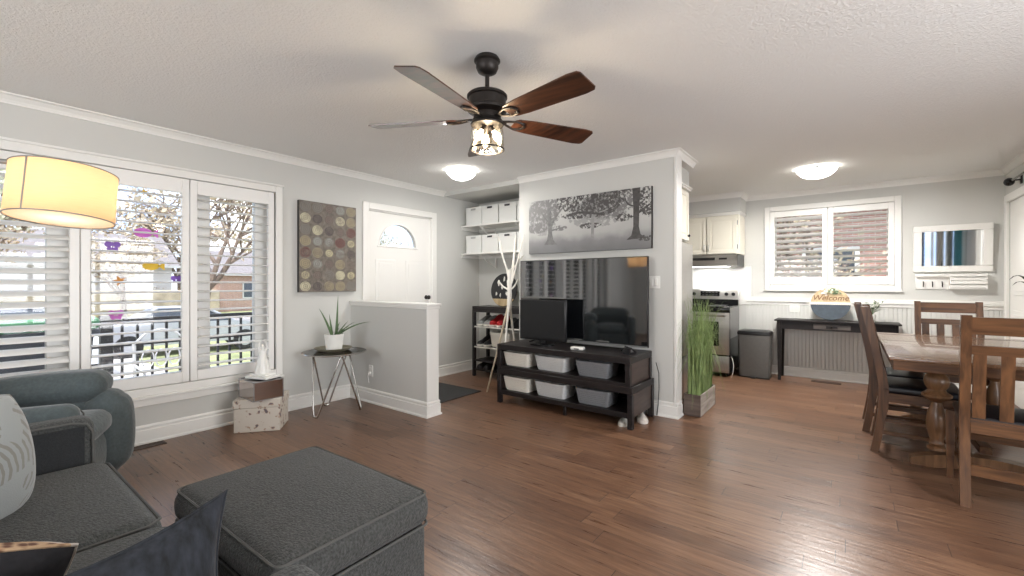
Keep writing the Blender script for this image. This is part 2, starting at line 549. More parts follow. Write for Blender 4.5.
M['mirror_old'] = mat('antiqued_mirror', srgb(190, 180, 176), 0.10, 1.0, noise=0.05, nscale=8)
M['ceramic'] = mat('white_ceramic', srgb(236, 236, 232), 0.3, bump=0.05, bscale=40)
M['soil'] = mat('potting_soil', srgb(60, 44, 34), 0.95, noise=0.4, nscale=90, bump=0.8, bscale=90)
M['aloe'] = mat('aloe_green', srgb(84, 108, 72), 0.45, noise=0.25, nscale=30)
M['tray'] = mat('olive_tray', srgb(122, 118, 98), 0.4, noise=0.2, nscale=30)
M['grass_blade'] = mat('grass_blade', srgb(134, 154, 98), 0.6, noise=0.35, nscale=14)
M['planter_dark'] = wood('weathered_box_wood', srgb(74, 62, 56), srgb(104, 90, 82), 0, 0.7, 9)
M['planter_light'] = wood('weathered_box_side', srgb(130, 122, 114), srgb(168, 160, 152), 1, 0.7, 9)
M['wicker_white'] = mat('white_wicker_plastic', srgb(216, 212, 203), 0.55, noise=0.06, nscale=160, bump=0.8, bscale=170)
M['wicker_pale'] = mat('pale_grey_wicker_plastic', srgb(192, 193, 193), 0.55, noise=0.06, nscale=160, bump=0.8, bscale=170)
M['wicker_grey'] = mat('grey_wicker_plastic', srgb(120, 122, 126), 0.6, noise=0.1, nscale=160, bump=0.8, bscale=170)
M['box_card'] = mat('white_cardboard', srgb(222, 223, 220), 0.6, bump=0.03, bscale=60)
M['label_dark'] = mat('dark_handle_slot', srgb(52, 52, 54), 0.6, bump=0.05, bscale=60)
M['label_pale'] = mat('pale_handle_slot', srgb(172, 172, 170), 0.6, bump=0.05, bscale=60)
M['white_twig'] = mat('white_painted_branch', srgb(232, 229, 220), 0.5, bump=0.2, bscale=60)
M['pale_wood'] = wood('pale_pole_wood', srgb(190, 176, 152), srgb(214, 202, 182), 2, 0.5, 12)
M['shoe_red'] = mat('red_canvas', srgb(178, 34, 38), 0.6, bump=0.2, bscale=150)
M['shoe_black'] = mat('black_shoe_leather', srgb(30, 30, 32), 0.4, bump=0.1, bscale=90)
M['shoe_grey'] = mat('grey_shoe_fabric', srgb(150, 154, 154), 0.7, bump=0.2, bscale=150)
M['rubber_white'] = mat('white_rubber', srgb(224, 222, 214), 0.6, bump=0.05, bscale=60)
M['mat_dark'] = mat('dark_ribbed_mat', srgb(48, 48, 48), 0.95, noise=0.25, nscale=120, bump=0.8, bscale=150)
M['can'] = mat('grey_metallic_plastic', srgb(104, 104, 102), 0.42, 0.25, noise=0.05, nscale=30)
M['slate'] = mat('blue_grey_board', srgb(74, 82, 90), 0.8, spec=0.2, noise=0.12, nscale=30)
M['tan_wood'] = wood('pale_pine_board', srgb(172, 150, 114), srgb(196, 176, 140), 2, 0.6, 8)
M['lace'] = mat('cream_burlap', srgb(222, 214, 206), 0.8, bump=0.5, bscale=200)
M['leaf'] = mat('eucalyptus_leaf', srgb(98, 118, 84), 0.6, noise=0.3, nscale=40)
M['leaf_pale'] = mat('pale_leaf', srgb(196, 204, 184), 0.6, noise=0.15, nscale=40)
M['dark_leaf'] = mat('dark_strap_leaf', srgb(44, 46, 38), 0.45, noise=0.2, nscale=30)
M['ink'] = mat('brown_lettering', srgb(112, 76, 44), 0.6, bump=0.05, bscale=60)
M['print'] = tree_print_mat()
M['print_mid'] = mat('print_mid_grey', srgb(112, 112, 112), 0.5, noise=0.25, nscale=40)
M['print_pale'] = mat('print_pale_grey', srgb(140, 140, 139), 0.5, noise=0.15, nscale=40)
M['print_dark'] = mat('print_dark_grey', srgb(72, 70, 69), 0.5, noise=0.3, nscale=40)
M['dots'] = dots_art_mat()
M['canvas_edge'] = mat('dark_canvas_edge', srgb(54, 52, 50), 0.7, bump=0.1, bscale=100)
M['vent'] = mat('brown_metal_grille', srgb(74, 58, 48), 0.5, 0.3, bump=0.05, bscale=60)
M['backsplash'] = mat('white_backsplash', srgb(236, 236, 232), 0.25, bump=0.02, bscale=20)
M['counter'] = mat('pale_counter', srgb(214, 212, 206), 0.3, noise=0.06, nscale=90)
M['curtain_navy'] = mat('slate_blue_curtain', srgb(70, 84, 104), 0.9, noise=0.1, nscale=60, bump=0.1)
M['curtain_cream'] = mat('cream_curtain', srgb(206, 206, 196), 0.9, noise=0.05, nscale=60, bump=0.1)
M['curtain_print'] = mat('speckled_curtain', srgb(150, 154, 146), 0.9, noise=0.45, nscale=22, bump=0.1)
M['curtain_teal'] = mat('teal_curtain', srgb(88, 164, 176), 0.9, noise=0.12, nscale=40, bump=0.1)
# outside
M['lawn'] = mat('lawn_grass', srgb(152, 158, 112), 0.95, noise=0.3, nscale=1.5, bump=0.6, bscale=40, bdist=0.02)
M['concrete'] = mat('pale_concrete', srgb(196, 190, 186), 0.9, noise=0.06, nscale=2.5)
M['asphalt'] = mat('pale_road', srgb(158, 155, 156), 0.9, noise=0.06, nscale=2.5)
M['railing'] = mat('black_railing_paint', srgb(34, 35, 38), 0.5, bump=0.05, bscale=60)
M['bark'] = mat('grey_bark', srgb(112, 96, 84), 0.9, noise=0.3, nscale=8, bump=0.6, bscale=20, bdist=0.02)
M['autumn'] = mat('tan_autumn_leaves', srgb(186, 170, 146), 0.8, noise=0.3, nscale=1.5)
M['autumn_pale'] = mat('pale_olive_leaves', srgb(184, 182, 160), 0.8, noise=0.3, nscale=1.5)
M['brick_orange'] = brick_mat('orange_brick', srgb(176, 134, 114), srgb(156, 116, 100), srgb(196, 188, 180))
M['brick_pink'] = brick_mat('dusky_brick', srgb(176, 132, 120), srgb(150, 108, 98), srgb(196, 186, 178))
M['siding'] = mat('white_siding', srgb(200, 198, 194), 0.7, noise=0.04, nscale=2)
M['roof'] = mat('grey_roof_shingle', srgb(128, 122, 122), 0.9, noise=0.2, nscale=6)
M['car_silver'] = mat('silver_car_paint', srgb(176, 178, 184), 0.3, 0.3, coat=0.6, bump=0.01, bscale=5)
M['car_white'] = mat('white_car_paint', srgb(226, 226, 226), 0.3, coat=0.6, bump=0.01, bscale=5)
M['car_glass'] = mat('dark_car_glass', srgb(66, 72, 80), 0.1, bump=0.01, bscale=5)
M['tyre'] = mat('black_tyre', srgb(36, 36, 38), 0.8, bump=0.2, bscale=60)
M['bin_grey'] = mat('charcoal_bin_plastic', srgb(88, 90, 96), 0.6, bump=0.1, bscale=60)
M['bin_green'] = mat('green_bin_lid', srgb(92, 150, 112), 0.6, bump=0.1, bscale=60)
M['shrub'] = mat('green_shrub', srgb(120, 140, 90), 0.8, noise=0.35, nscale=6)
for nme, c in dict(sticker_pink=(214, 110, 208), sticker_purple=(150, 104, 206), sticker_yellow=(232, 190, 46), sticker_orange=(226, 150, 60)).items():
    M[nme] = mat(nme, srgb(*c), 0.5, bump=0.02, bscale=20)


def shade_mat(name, c1, c2, fac):
    m = bpy.data.materials.new(name)
    m.use_nodes = True
    t = m.node_tree
    t.nodes.clear()
    o = t.nodes.new('ShaderNodeOutputMaterial')
    d = t.nodes.new('ShaderNodeBsdfDiffuse')
    tl = t.nodes.new('ShaderNodeBsdfTranslucent')
    ns = t.nodes.new('ShaderNodeTexNoise')
    tcn = t.nodes.new('ShaderNodeTexCoord')
    mp_ = t.nodes.new('ShaderNodeMapping')
    mp_.inputs['Scale'].default_value = (1, 1, 14)
    ns.inputs['Scale'].default_value = 18
    r = t.nodes.new('ShaderNodeValToRGB')
    r.color_ramp.elements[0].color = c1
    r.color_ramp.elements[1].color = c2
    t.links.new(tcn.outputs['Object'], mp_.inputs['Vector'])
    t.links.new(mp_.outputs['Vector'], ns.inputs['Vector'])
    t.links.new(ns.outputs['Fac'], r.inputs['Fac'])
    t.links.new(r.outputs['Color'], d.inputs['Color'])
    t.links.new(r.outputs['Color'], tl.inputs['Color'])
    mx = t.nodes.new('ShaderNodeMixShader')
    mx.inputs['Fac'].default_value = fac
    t.links.new(d.outputs[0], mx.inputs[1])
    t.links.new(tl.outputs[0], mx.inputs[2])
    t.links.new(mx.outputs[0], o.inputs['Surface'])
    return m


M['shade'] = shade_mat('cream_lamp_shade', (0.86, 0.58, 0.34, 1), (0.90, 0.63, 0.39, 1), 0.55)
M['diffuser'] = shade_mat('pale_lamp_diffuser', (0.92, 0.86, 0.74, 1), (0.94, 0.88, 0.76, 1), 0.6)
M['arc_bulb'] = mat('warm_lit_bulb', (1, 0.9, 0.7, 1), 0.3, emit=(1, 0.88, 0.70, 1), estr=ARC_W * 2.7, bump=0.02, bscale=20)

# ------------------------------------------------------------------ mesh builder


class MB:
    def __init__(self, xf=None):
        self.v, self.f = [], []
        self.xf = xf

    def add(self, vs, fs, xf=None):
        k = len(self.v)
        for p in vs:
            p = Vector(p)
            if xf is not None:
                p = xf @ p
            if self.xf is not None:
                p = self.xf @ p
            self.v.append(p)
        self.f += [tuple(i + k for i in f) for f in fs]
        return self

    def frombm(self, bm, xf=None):
        bm.verts.ensure_lookup_table()
        vs = [v.co.copy() for v in bm.verts]
        fs = [[v.index for v in f.verts] for f in bm.faces]
        bm.free()
        return self.add(vs, fs, xf)

    def box(self, x0, x1, y0, y1, z0, z1, bev=0.0, seg=1, xf=None):
        x0, x1 = min(x0, x1), max(x0, x1)
        y0, y1 = min(y0, y1), max(y0, y1)
        z0, z1 = min(z0, z1), max(z0, z1)
        bm = bmesh.new()
        bmesh.ops.create_cube(bm, size=1)
        for v in bm.verts:
            v.co = Vector(((x0 + x1) / 2 + v.co.x * (x1 - x0), (y0 + y1) / 2 + v.co.y * (y1 - y0), (z0 + z1) / 2 + v.co.z * (z1 - z0)))
        if bev:
            bev = min(bev, 0.49 * min(x1 - x0, y1 - y0, z1 - z0))
            bmesh.ops.bevel(bm, geom=list(bm.edges), offset=bev, segments=seg, profile=0.5, affect='EDGES')
        bm.verts.index_update()
        return self.frombm(bm, xf)

    def cyl(self, p0, p1, r0, r1=None, n=16):
        return self.tube([p0, p1], [r0, r0 if r1 is None else r1], n)

    def tube(self, pts, r, n=8, cap=True, flat=1.0):
        pts = [Vector(p) for p in pts]
        rs = r if isinstance(r, (list, tuple)) else [r] * len(pts)
        vs, fs = [], []
        up = None
        for i, p in enumerate(pts):
            d = (pts[min(i + 1, len(pts) - 1)] - pts[max(i - 1, 0)])
            if d.length < 1e-9:
                d = Vector((0, 0, 1))
            d.normalize()
            if up is None:
                a = Vector((0, 0, 1)) if abs(d.z) < 0.9 else Vector((1, 0, 0))
                up = (a - d * a.dot(d)).normalized()
            else:
                u2 = up - d * up.dot(d)
                if u2.length > 1e-6:
                    up = u2.normalized()
            s = d.cross(up)
            for k in range(n):
                a = 2 * PI * k / n
                vs.append(p + up * (rs[i] * math.cos(a) * flat) + s * (rs[i] * math.sin(a)))
        for i in range(len(pts) - 1):
            for k in range(n):
                a, b = i * n + k, i * n + (k + 1) % n
                fs.append((a, b, b + n, a + n))
        if cap:
            fs.append(tuple(reversed(range(n))))
            fs.append(tuple(range((len(pts) - 1) * n, len(pts) * n)))
        return self.add(vs, fs)

    def lathe(self, prof, c=(0, 0, 0), n=32, xf=None, close=False):
        vs, fs = [], []
        for r, z in prof:
            for k in range(n):
                a = 2 * PI * k / n
                vs.append((c[0] + r * math.cos(a), c[1] + r * math.sin(a), c[2] + z))
        for i in range(len(prof) - 1):
            for k in range(n):
                a, b = i * n + k, i * n + (k + 1) % n
                fs.append((a, b, b + n, a + n))
        if close:
            fs.append(tuple(reversed(range(n))))
            fs.append(tuple(range((len(prof) - 1) * n, len(prof) * n)))
        return self.add(vs, fs, xf)

    def prism(self, outline, axis, a0, a1, xf=None):
        """outline: 2-D points in the plane of the other two axes (in axis order)"""
        n = len(outline)
        vs = []
        for a in (a0, a1):
            for (p, q) in outline:
                vs.append({'x': (a, p, q), 'y': (p, a, q), 'z': (p, q, a)}[axis])
        fs = [tuple(range(n - 1, -1, -1)), tuple(range(n, 2 * n))]
        for i in range(n):
            j = (i + 1) % n
            fs.append((i, j, j + n, i + n))
        return self.add(vs, fs, xf)

    def sphere(self, c, r, seg=12, ring=8):
        rr = r if isinstance(r, (list, tuple)) else (r, r, r)
        prof = [(max(1e-4, math.sin(PI * i / ring)), -math.cos(PI * i / ring)) for i in range(ring + 1)]
        return self.lathe(prof, n=seg, xf=Matrix.Translation(c) @ Matrix.Diagonal((rr[0], rr[1], rr[2], 1)))

    def rbox(self, c, size, r, n=10, puff=(0, 0, 0), xf=None):
        """rounded box with optional bulge of each pair of faces"""
        h = [s / 2 for s in size]
        r = min(r, min(h) * 0.999)
        vs, fs, idx = [], [], {}

        def pt(u):
            p = [u[i] * h[i] for i in range(3)]
            q = [max(-(h[i] - r), min(h[i] - r, p[i])) for i in range(3)]
            d = Vector([p[i] - q[i] for i in range(3)])
            if d.length > 1e-9:
                d = d.normalized() * r
            o = [q[i] + d[i] for i in range(3)]
            for i in range(3):
                j, k = (i + 1) % 3, (i + 2) % 3
                o[i] += puff[i] * (1 if u[i] > 0 else -1 if u[i] < 0 else 0) * abs(u[i]) * (1 - u[j] ** 2) * (1 - u[k] ** 2)
            return (c[0] + o[0], c[1] + o[1], c[2] + o[2])

        # non-uniform parameter so that corners get enough points
        def ts(i):
            e = r / h[i] if h[i] else 1
            inner = [-(1 - e) + (2 * (1 - e)) * k / (n - 4) for k in range(n - 3)] if n > 4 else [0]
            t = [-1, -1 + e * 0.3, -1 + e * 0.65] + inner + [1 - e * 0.65, 1 - e * 0.3, 1]
            return sorted(set(round(x, 6) for x in t))

        T = [ts(0), ts(1), ts(2)]

        def V(u):
            key = tuple(round(x, 5) for x in u)
            if key not in idx:
                idx[key] = len(vs)
                vs.append(pt(u))
            return idx[key]
        for ax in range(3):
            a, b = (ax + 1) % 3, (ax + 2) % 3
            for sgn in (-1, 1):
                for i in range(len(T[a]) - 1):
                    for j in range(len(T[b]) - 1):
                        q = []
                        for (x, y) in ((i, j), (i + 1, j), (i + 1, j + 1), (i, j + 1)):
                            u = [0, 0, 0]
                            u[ax] = sgn
                            u[a] = T[a][x]
                            u[b] = T[b][y]
                            q.append(V(u))
                        if sgn < 0:
                            q.reverse()
                        fs.append(tuple(q))
        return self.add(vs, fs, xf)

    def pillow(self, wd, ht, th, xf=None, n=18, pinch=0.09, side=0, rnd=0.0):
        """square cushion in the local XZ plane, thickness along Y; side: 0 both, +1/-1 one half"""
        vs, fs = [], []
        halves = (1, -1) if side == 0 else (side,)
        for s in halves:
            k0 = len(vs)
            for i in range(n + 1):
                for j in range(n + 1):
                    u, v = -1 + 2 * i / n, -1 + 2 * j / n
                    u = math.sin(u * PI / 2) * 0.5 + u * 0.5
                    v = math.sin(v * PI / 2) * 0.5 + v * 0.5
                    x = wd / 2 * u * (1 - pinch * (1 - v * v)) * (1 - rnd * (u * v) ** 2)
                    z = ht / 2 * v * (1 - pinch * (1 - u * u)) * (1 - rnd * (u * v) ** 2)
                    y = s * th / 2 * (max(0, (1 - u * u) * (1 - v * v))) ** 0.42
                    vs.append((x, y, z))
            for i in range(n):
                for j in range(n):
                    a = k0 + i * (n + 1) + j
                    q = (a, a + n + 1, a + n + 2, a + 1)
                    fs.append(q if s < 0 else tuple(reversed(q)))
        return self.add(vs, fs, xf)

    def build(self, name, m, parent=None, smooth=True, ang=40, weld=False):
        me = bpy.data.meshes.new(name)
        me.from_pydata([tuple(v) for v in self.v], [], self.f)
        me.validate()
        bm = bmesh.new()
        bm.from_mesh(me)
        if weld:
            bmesh.ops.remove_doubles(bm, verts=bm.verts, dist=1e-5)
        bmesh.ops.recalc_face_normals(bm, faces=bm.faces)
        bm.to_mesh(me)
        bm.free()
        if smooth:
            for p in me.polygons:
                p.use_smooth = True
            me.set_sharp_from_angle(angle=math.radians(ang))
        me.materials.append(M[m] if isinstance(m, str) else m)
        o = bpy.data.objects.new(name, me)
        sc.collection.objects.link(o)
        if parent is not None:
            o.parent = parent
        return o


def thing(name, label, cat, loc=(0, 0, 0), rz=0.0, group=None):
    o = bpy.data.objects.new(name, None)
    o.empty_display_size = 0.1
    sc.collection.objects.link(o)
    o.location = loc
    o.rotation_euler = (0, 0, rz)
    return tag(o, label, cat, group)


def tag(o, label, cat, group=None, kind=None):
    o['label'] = label
    o['category'] = cat
    if group:
        o['group'] = group
    if kind:
        o['kind'] = kind
    return o


def struct(o):
    o['kind'] = 'structure'
    return o


def copy_tree(o, parent=None):
    c = o.copy()
    sc.collection.objects.link(c)
    if parent is not None:
        c.parent = parent
    for ch in list(o.children):
        copy_tree(ch, c)
    return c


def rot(ax, deg):
    return Matrix.Rotation(math.radians(deg), 4, ax)


def T(x, y, z):
    return Matrix.Translation((x, y, z))


# ================================================================== THE ROOM
CEIL = 2.43
XL, YF, XR = -4.27, 6.89, 1.31      # window wall, far wall, wall beside the dining table
YT = 4.06                           # television wall face

b = MB().box(-4.6, 2.75, -2.9, 7.1, -0.12, 0.0)
struct(b.build('floor', 'floor'))
b = MB().box(-4.6, 2.75, -2.9, 7.1, CEIL, CEIL + 0.1)
struct(b.build('ceiling', 'ceiling'))


def wall_with_holes(name, axis, p0, p1, a0, a1, z0, z1, holes, m='wall'):
    """axis 'x': wall plane normal along x, thickness p0..p1, spans a0..a1 in y"""
    b = MB()
    cuts = sorted(set([a0, a1] + [h[0] for h in holes] + [h[1] for h in holes]))
    for i in range(len(cuts) - 1):
        lo, hi = cuts[i], cuts[i + 1]
        zs = [(z0, z1)]
        for h in holes:
            if h[0] <= lo + 1e-6 and h[1] >= hi - 1e-6:
                zs = [(z0, h[2]), (h[3], z1)]
        for (q0, q1) in zs:
            if q1 - q0 > 1e-4:
                if axis == 'x':
                    b.box(p0, p1, lo, hi, q0, q1)
                else:
                    b.box(lo, hi, p0, p1, q0, q1)
    return struct(b.build(name, m, smooth=False))


WIN1 = (-1.34, 1.92, 0.42, 2.07)
DOOR = (2.92, 3.862, 0.0, 2.055)
wall_with_holes('wall_left', 'x', XL - 0.2, XL, -2.9, 7.1, 0, CEIL, [WIN1, DOOR])
WIN2 = (-0.86, 0.42, 1.20, 2.19)
wall_with_holes('wall_back', 'y', YF, YF + 0.2, XL, XR + 0.2, 0, CEIL, [WIN2])
DR = (5.95, 6.75, 0.0, 2.06)
wall_with_holes('wall_right', 'x', XR, XR + 0.15, 5.62, YF, 0, CEIL, [DR])
struct(MB().box(XR, 2.6, 5.47, 5.62, 0, CEIL).build('wall_dining', 'wall', smooth=False))
wall_with_holes('wall_side', 'x', 2.45, 2.6, -2.9, 5.47, 0, CEIL, [(0.1, 2.7, 0.35, 2.1)])
wall_with_holes('wall_front', 'y', -2.9, -2.75, XL, 2.45, 0, CEIL, [(-2.7, -0.3, 0.6, 2.1), (1.5, 2.35, 0.1, 2.15)])
# block behind the television: entry alcove to one side, fridge recess behind
struct(MB().box(-3.01, -1.245, YT, YT + 0.14, 0, CEIL).build('wall_television', 'wall', smooth=False))
struct(MB().box(-3.01, -2.87, YT + 0.14, 4.78, 0, CEIL).build('wall_alcove_side', 'wall', smooth=False))
struct(MB().box(XL, -2.87, 4.78, 4.92, 0, CEIL).build('wall_alcove', 'wall', smooth=False))
struct(MB().box(-3.01, -2.87, 4.92, YF, 0, CEIL).build('wall_kitchen', 'wall', smooth=False))
struct(MB().box(XL, -3.01, 4.08, 4.78, 2.375, CEIL).build('trim_alcove_soffit', 'wall', smooth=False))
# header over the fridge and soffit over the stove cabinets
struct(MB().box(-2.87, -1.38, YT + 0.14, 4.95, 2.25, CEIL).build('trim_fridge_soffit', 'wall', smooth=False))
struct(MB().box(-2.87, -1.15, 6.49, YF, 2.19, CEIL).build('trim_stove_soffit', 'wall', smooth=False))


def moulding(b, p0, p1, nrm, pr, e0, e1):
    """extrude a profile [(offset, z)]; e0/e1: +1 outside mitre, -1 inside mitre, 0 square"""
    p0, p1, n_ = Vector((*p0, 0)), Vector((*p1, 0)), Vector((*nrm, 0))
    d = (p1 - p0).normalized()
    vs, fs, n = [], [], len(pr)
    for p, e, sg in ((p0, e0, -1), (p1, e1, 1)):
        for (o, z) in pr:
            q = p + n_ * o + d * (o * e * sg)
            vs.append((q.x, q.y, z))
    for i in range(n):
        j = (i + 1) % n
        fs.append((i, j, j + n, i + n))
    fs += [tuple(range(n)), tuple(range(n, 2 * n))]
    b.add(vs, fs)


def crown(b, p0, p1, nrm, e0=0, e1=0, s=0.045):
    moulding(b, p0, p1, nrm, [(0, CEIL), (s * 1.15, CEIL), (s * 1.15, CEIL - 0.008), (s * 0.75, CEIL - s * 0.3), (s * 0.35, CEIL - s * 0.8), (0.008, CEIL - s * 1.15), (0.008, CEIL - s * 1.35), (0, CEIL - s * 1.35)], e0, e1)


def base_run(b, p0, p1, nrm, h=0.14, e0=0, e1=0, t=0.018):
    moulding(b, p0, p1, nrm, [(0, 0), (t * 1.5, 0), (t * 1.5, 0.012), (t, 0.022), (t, h * 0.72), (t * 0.62, h * 0.76), (t * 0.62, h * 0.84), (t * 0.85, h * 0.87), (t * 0.75, h * 0.93), (t * 0.3, h), (0, h)], e0, e1)


b = MB()
crown(b, (XL, -2.75), (XL, 4.08), (1, 0))
crown(b, (-3.01, YT), (-1.245, YT), (0, -1), 0, 1)
crown(b, (-1.245, YT), (-1.245, 4.60), (1, 0), 1, 0)
crown(b, (-1.15, YF), (XR, YF), (0, -1), 0, -1)
crown(b, (XR, 5.62), (XR, YF), (-1, 0), 0, -1)
crown(b, (-2.87, 6.49), (-1.15, 6.49), (0, -1), 0, 1)
crown(b, (-1.15, 6.49), (-1.15, YF), (1, 0), 1, -1)
struct(b.build('trim_crown', 'trim', smooth=False))

b = MB()
base_run(b, (XL, -2.75), (XL, 2.70), (1, 0), 0.14)
base_run(b, (XL, 2.86), (XL, 2.83), (1, 0), 0.14)
base_run(b, (XL, 3.94), (XL, 4.78), (1, 0), 0.14)
struct(b.build('baseboard_left', 'trim', smooth=False))
b = MB()
base_run(b, (-3.01, YT), (-1.245, YT), (0, -1), 0.14, 1, 1)
base_run(b, (-1.245, YT), (-1.245, YT + 0.14), (1, 0), 0.14, 1, 0)
base_run(b, (XL, 4.78), (-3.01, 4.78), (0, -1), 0.14)
base_run(b, (-3.01, YT), (-3.01, 4.78), (-1, 0), 0.14, 1, -1)
struct(b.build('baseboard_television_wall', 'trim', smooth=False))
b = MB()
base_run(b, (-1.15, YF - 0.012), (XR, YF - 0.012), (0, -1), 0.12)
base_run(b, (XR, 5.62), (XR, 5.9), (-1, 0), 0.12)
struct(b.build('baseboard_back', 'trim', smooth=False))
# corner bead down the free end of the television wall
struct(MB().box(-1.262, -1.238, YT - 0.006, YT + 0.15, 0.13, CEIL - 0.05, 0.003).build('trim_wall_end', 'trim'))

# beadboard wainscot under the chair rail on the far wall
b = MB()
x = -1.15
while x < XR - 0.001:
    x1 = min(x + 0.041, XR)
    b.box(x + 0.0015, x1 - 0.0015, YF - 0.010, YF, 0.10, 0.975, 0.003)
    x = x1
struct(b.build('trim_beadboard', 'bead'))
b = MB().box(-1.15, XR, YF - 0.035, YF, 0.972, 0.992, 0.004).box(-1.15, XR, YF - 0.018, YF, 0.992, 1.03, 0.004).box(-1.15, XR, YF - 0.02, YF, 0.935, 0.972, 0.003)
struct(b.build('trim_chair_rail', 'trim'))
# same panelling on the strip of right wall by the door
b = MB().box(XR - 0.02, XR, 5.62, 5.88, 0.972, 1.03, 0.004)
struct(b.build('trim_chair_rail_right', 'trim'))

# half wall beside the entry
hw = MB().box(XL, -3.05, 2.705, 2.84, 0, 1.0).build('wall_half', 'wall', smooth=False)
struct(hw)
b = MB()
b.box(XL, -3.025, 2.682, 2.865, 1.012, 1.035, 0.005, 2)
b.box(XL, -3.035, 2.692, 2.853, 0.985, 1.012, 0.004)
b.box(-3.056, -3.044, 2.700, 2.845, 0.14, 0.99, 0.003)
struct(b.build('trim_half_wall_cap', 'trim'))
b = MB()
base_run(b, (XL, 2.705), (-3.05, 2.705), (0, -1), 0.14, -1, 1)
base_run(b, (-3.05, 2.705), (-3.05, 2.84), (1, 0), 0.14, 1, 1)
base_run(b, (XL, 2.84), (-3.05, 2.84), (0, 1), 0.14, -1, 1)
struct(b.build('baseboard_half_wall', 'trim', smooth=False))


# ------------------------------------------------------------------ windows
def window_frame_x(name, X, out, y0, y1, z0, z1, cells, trim_w=0.06, apron=True):
    """window in a wall whose inner face is at x=X; out = direction of outside (-1 / +1)"""
    b = MB()
    t = -out * 0.02
    b.box(X, X + t, y0 - trim_w, y0, z0 - trim_w, z1 + trim_w, 0.004)
    b.box(X, X + t, y1, y1 + trim_w, z0 - trim_w, z1 + trim_w, 0.004)
    b.box(X, X + t, y0, y1, z1, z1 + trim_w, 0.004)
    b.box(X, X + t * 1.3, y0 - trim_w - 0.012, y1 + trim_w + 0.012, z1 + trim_w, z1 + trim_w + 0.018, 0.003)
    b.box(X, X + t, y0, y1, z0 - trim_w, z0, 0.004)
    if apron:
        b.box(X, X + t * 1.8, y0 - trim_w - 0.01, y1 + trim_w + 0.01, z0 - trim_w - 0.022, z0 - trim_w, 0.004)
        b.box(X, X + t * 0.8, y0 - trim_w, y1 + trim_w, z0 - trim_w - 0.075, z0 - trim_w - 0.022, 0.003)
    o = struct(b.build(name, 'trim'))
    return o


o = window_frame_x('window_1', XL, -1, WIN1[0], WIN1[1], WIN1[2], WIN1[3], None)
b = MB()
XG = XL - 0.15
zg0, zg1 = WIN1[2], WIN1[3]
edges = [(-1.34, -1.20), (-0.80, -0.55), (0.02, 0.12), (0.45, 0.68), (1.24, 1.43), (1.79, 1.92)]
cells = ((-1.20, -0.80), (-0.55, 0.02), (0.12, 0.45), (0.68, 1.24), (1.43, 1.79))
for (p, q) in edges:
    b.box(XG - 0.03, XG + 0.03, p, q, zg0, zg1, 0.004)
for (p, q) in cells:
    b.box(XG - 0.03, XG + 0.03, p, q, zg0, zg0 + 0.07, 0.004)
    b.box(XG - 0.03, XG + 0.03, p, q, zg1 - 0.06, zg1, 0.004)
fr = b.build('window_frame', 'shutter', o)
b = MB()
for (p, q) in cells:
    b.box(XG - 0.003, XG + 0.003, p, q, zg0 + 0.07, zg1 - 0.06)
b.build('glass', 'glass', o, smooth=False)

# plantation shutters on the big window
def shutter_x(y0, y1, tilt, label, stile=0.052, zb=0.425, zt=2.065, top=0.115, bot=0.085):
    root = thing('plantation_shutter', label, 'shutter', (XL + 0.005, (y0 + y1) / 2, zb), 0, 'plantation shutter panels of the wide window')
    hw_, H = (y1 - y0) / 2, zt - zb
    b = MB()
    b.box(-0.022, 0.012, -hw_ + 0.002, -hw_ + stile, 0, H, 0.003)
    b.box(-0.022, 0.012, hw_ - stile, hw_ - 0.002, 0, H, 0.003)
    b.box(-0.022, 0.012, -hw_ + stile, hw_ - stile, 0, bot, 0.003)
    b.box(-0.022, 0.012, -hw_ + stile, hw_ - stile, H - top, H, 0.003)
    b.build('frame', 'shutter', root)
    n = 19
    gap = (H - top - bot) / n
    b = MB()
    for i in range(n):
        zc = bot + gap * (i + 0.5)
        xf = T(-0.008, 0, zc) @ rot('Y', tilt)
        pr = [(-0.041, 0), (-0.028, 0.0055), (0, 0.0068), (0.028, 0.0055), (0.041, 0), (0.028, -0.0055), (0, -0.0068), (-0.028, -0.0055)]
        b.prism([(p, q) for p, q in pr], 'y', -hw_ + stile + 0.003, hw_ - stile - 0.003, xf)
    b.build('louvers', 'shutter', root)
    return root


shutter_x(-1.328, -0.686, 3, 'plantation shutter panel farthest from the entry, out beyond the armchair')
shutter_x(-0.684, -0.044, 3, 'plantation shutter panel behind the arched lamp stand, second from the far end')
shutter_x(-0.042, 0.600, 26, 'plantation shutter panel partly behind the lit lamp shade, louvers tilted')
shutter_x(0.602, 1.242, 3, 'plantation shutter panel with open louvers and bright stickers on the pane behind')
shutter_x(1.244, 1.905, 3, 'plantation shutter panel beside the round-disc painting, parked silver car seen through it')

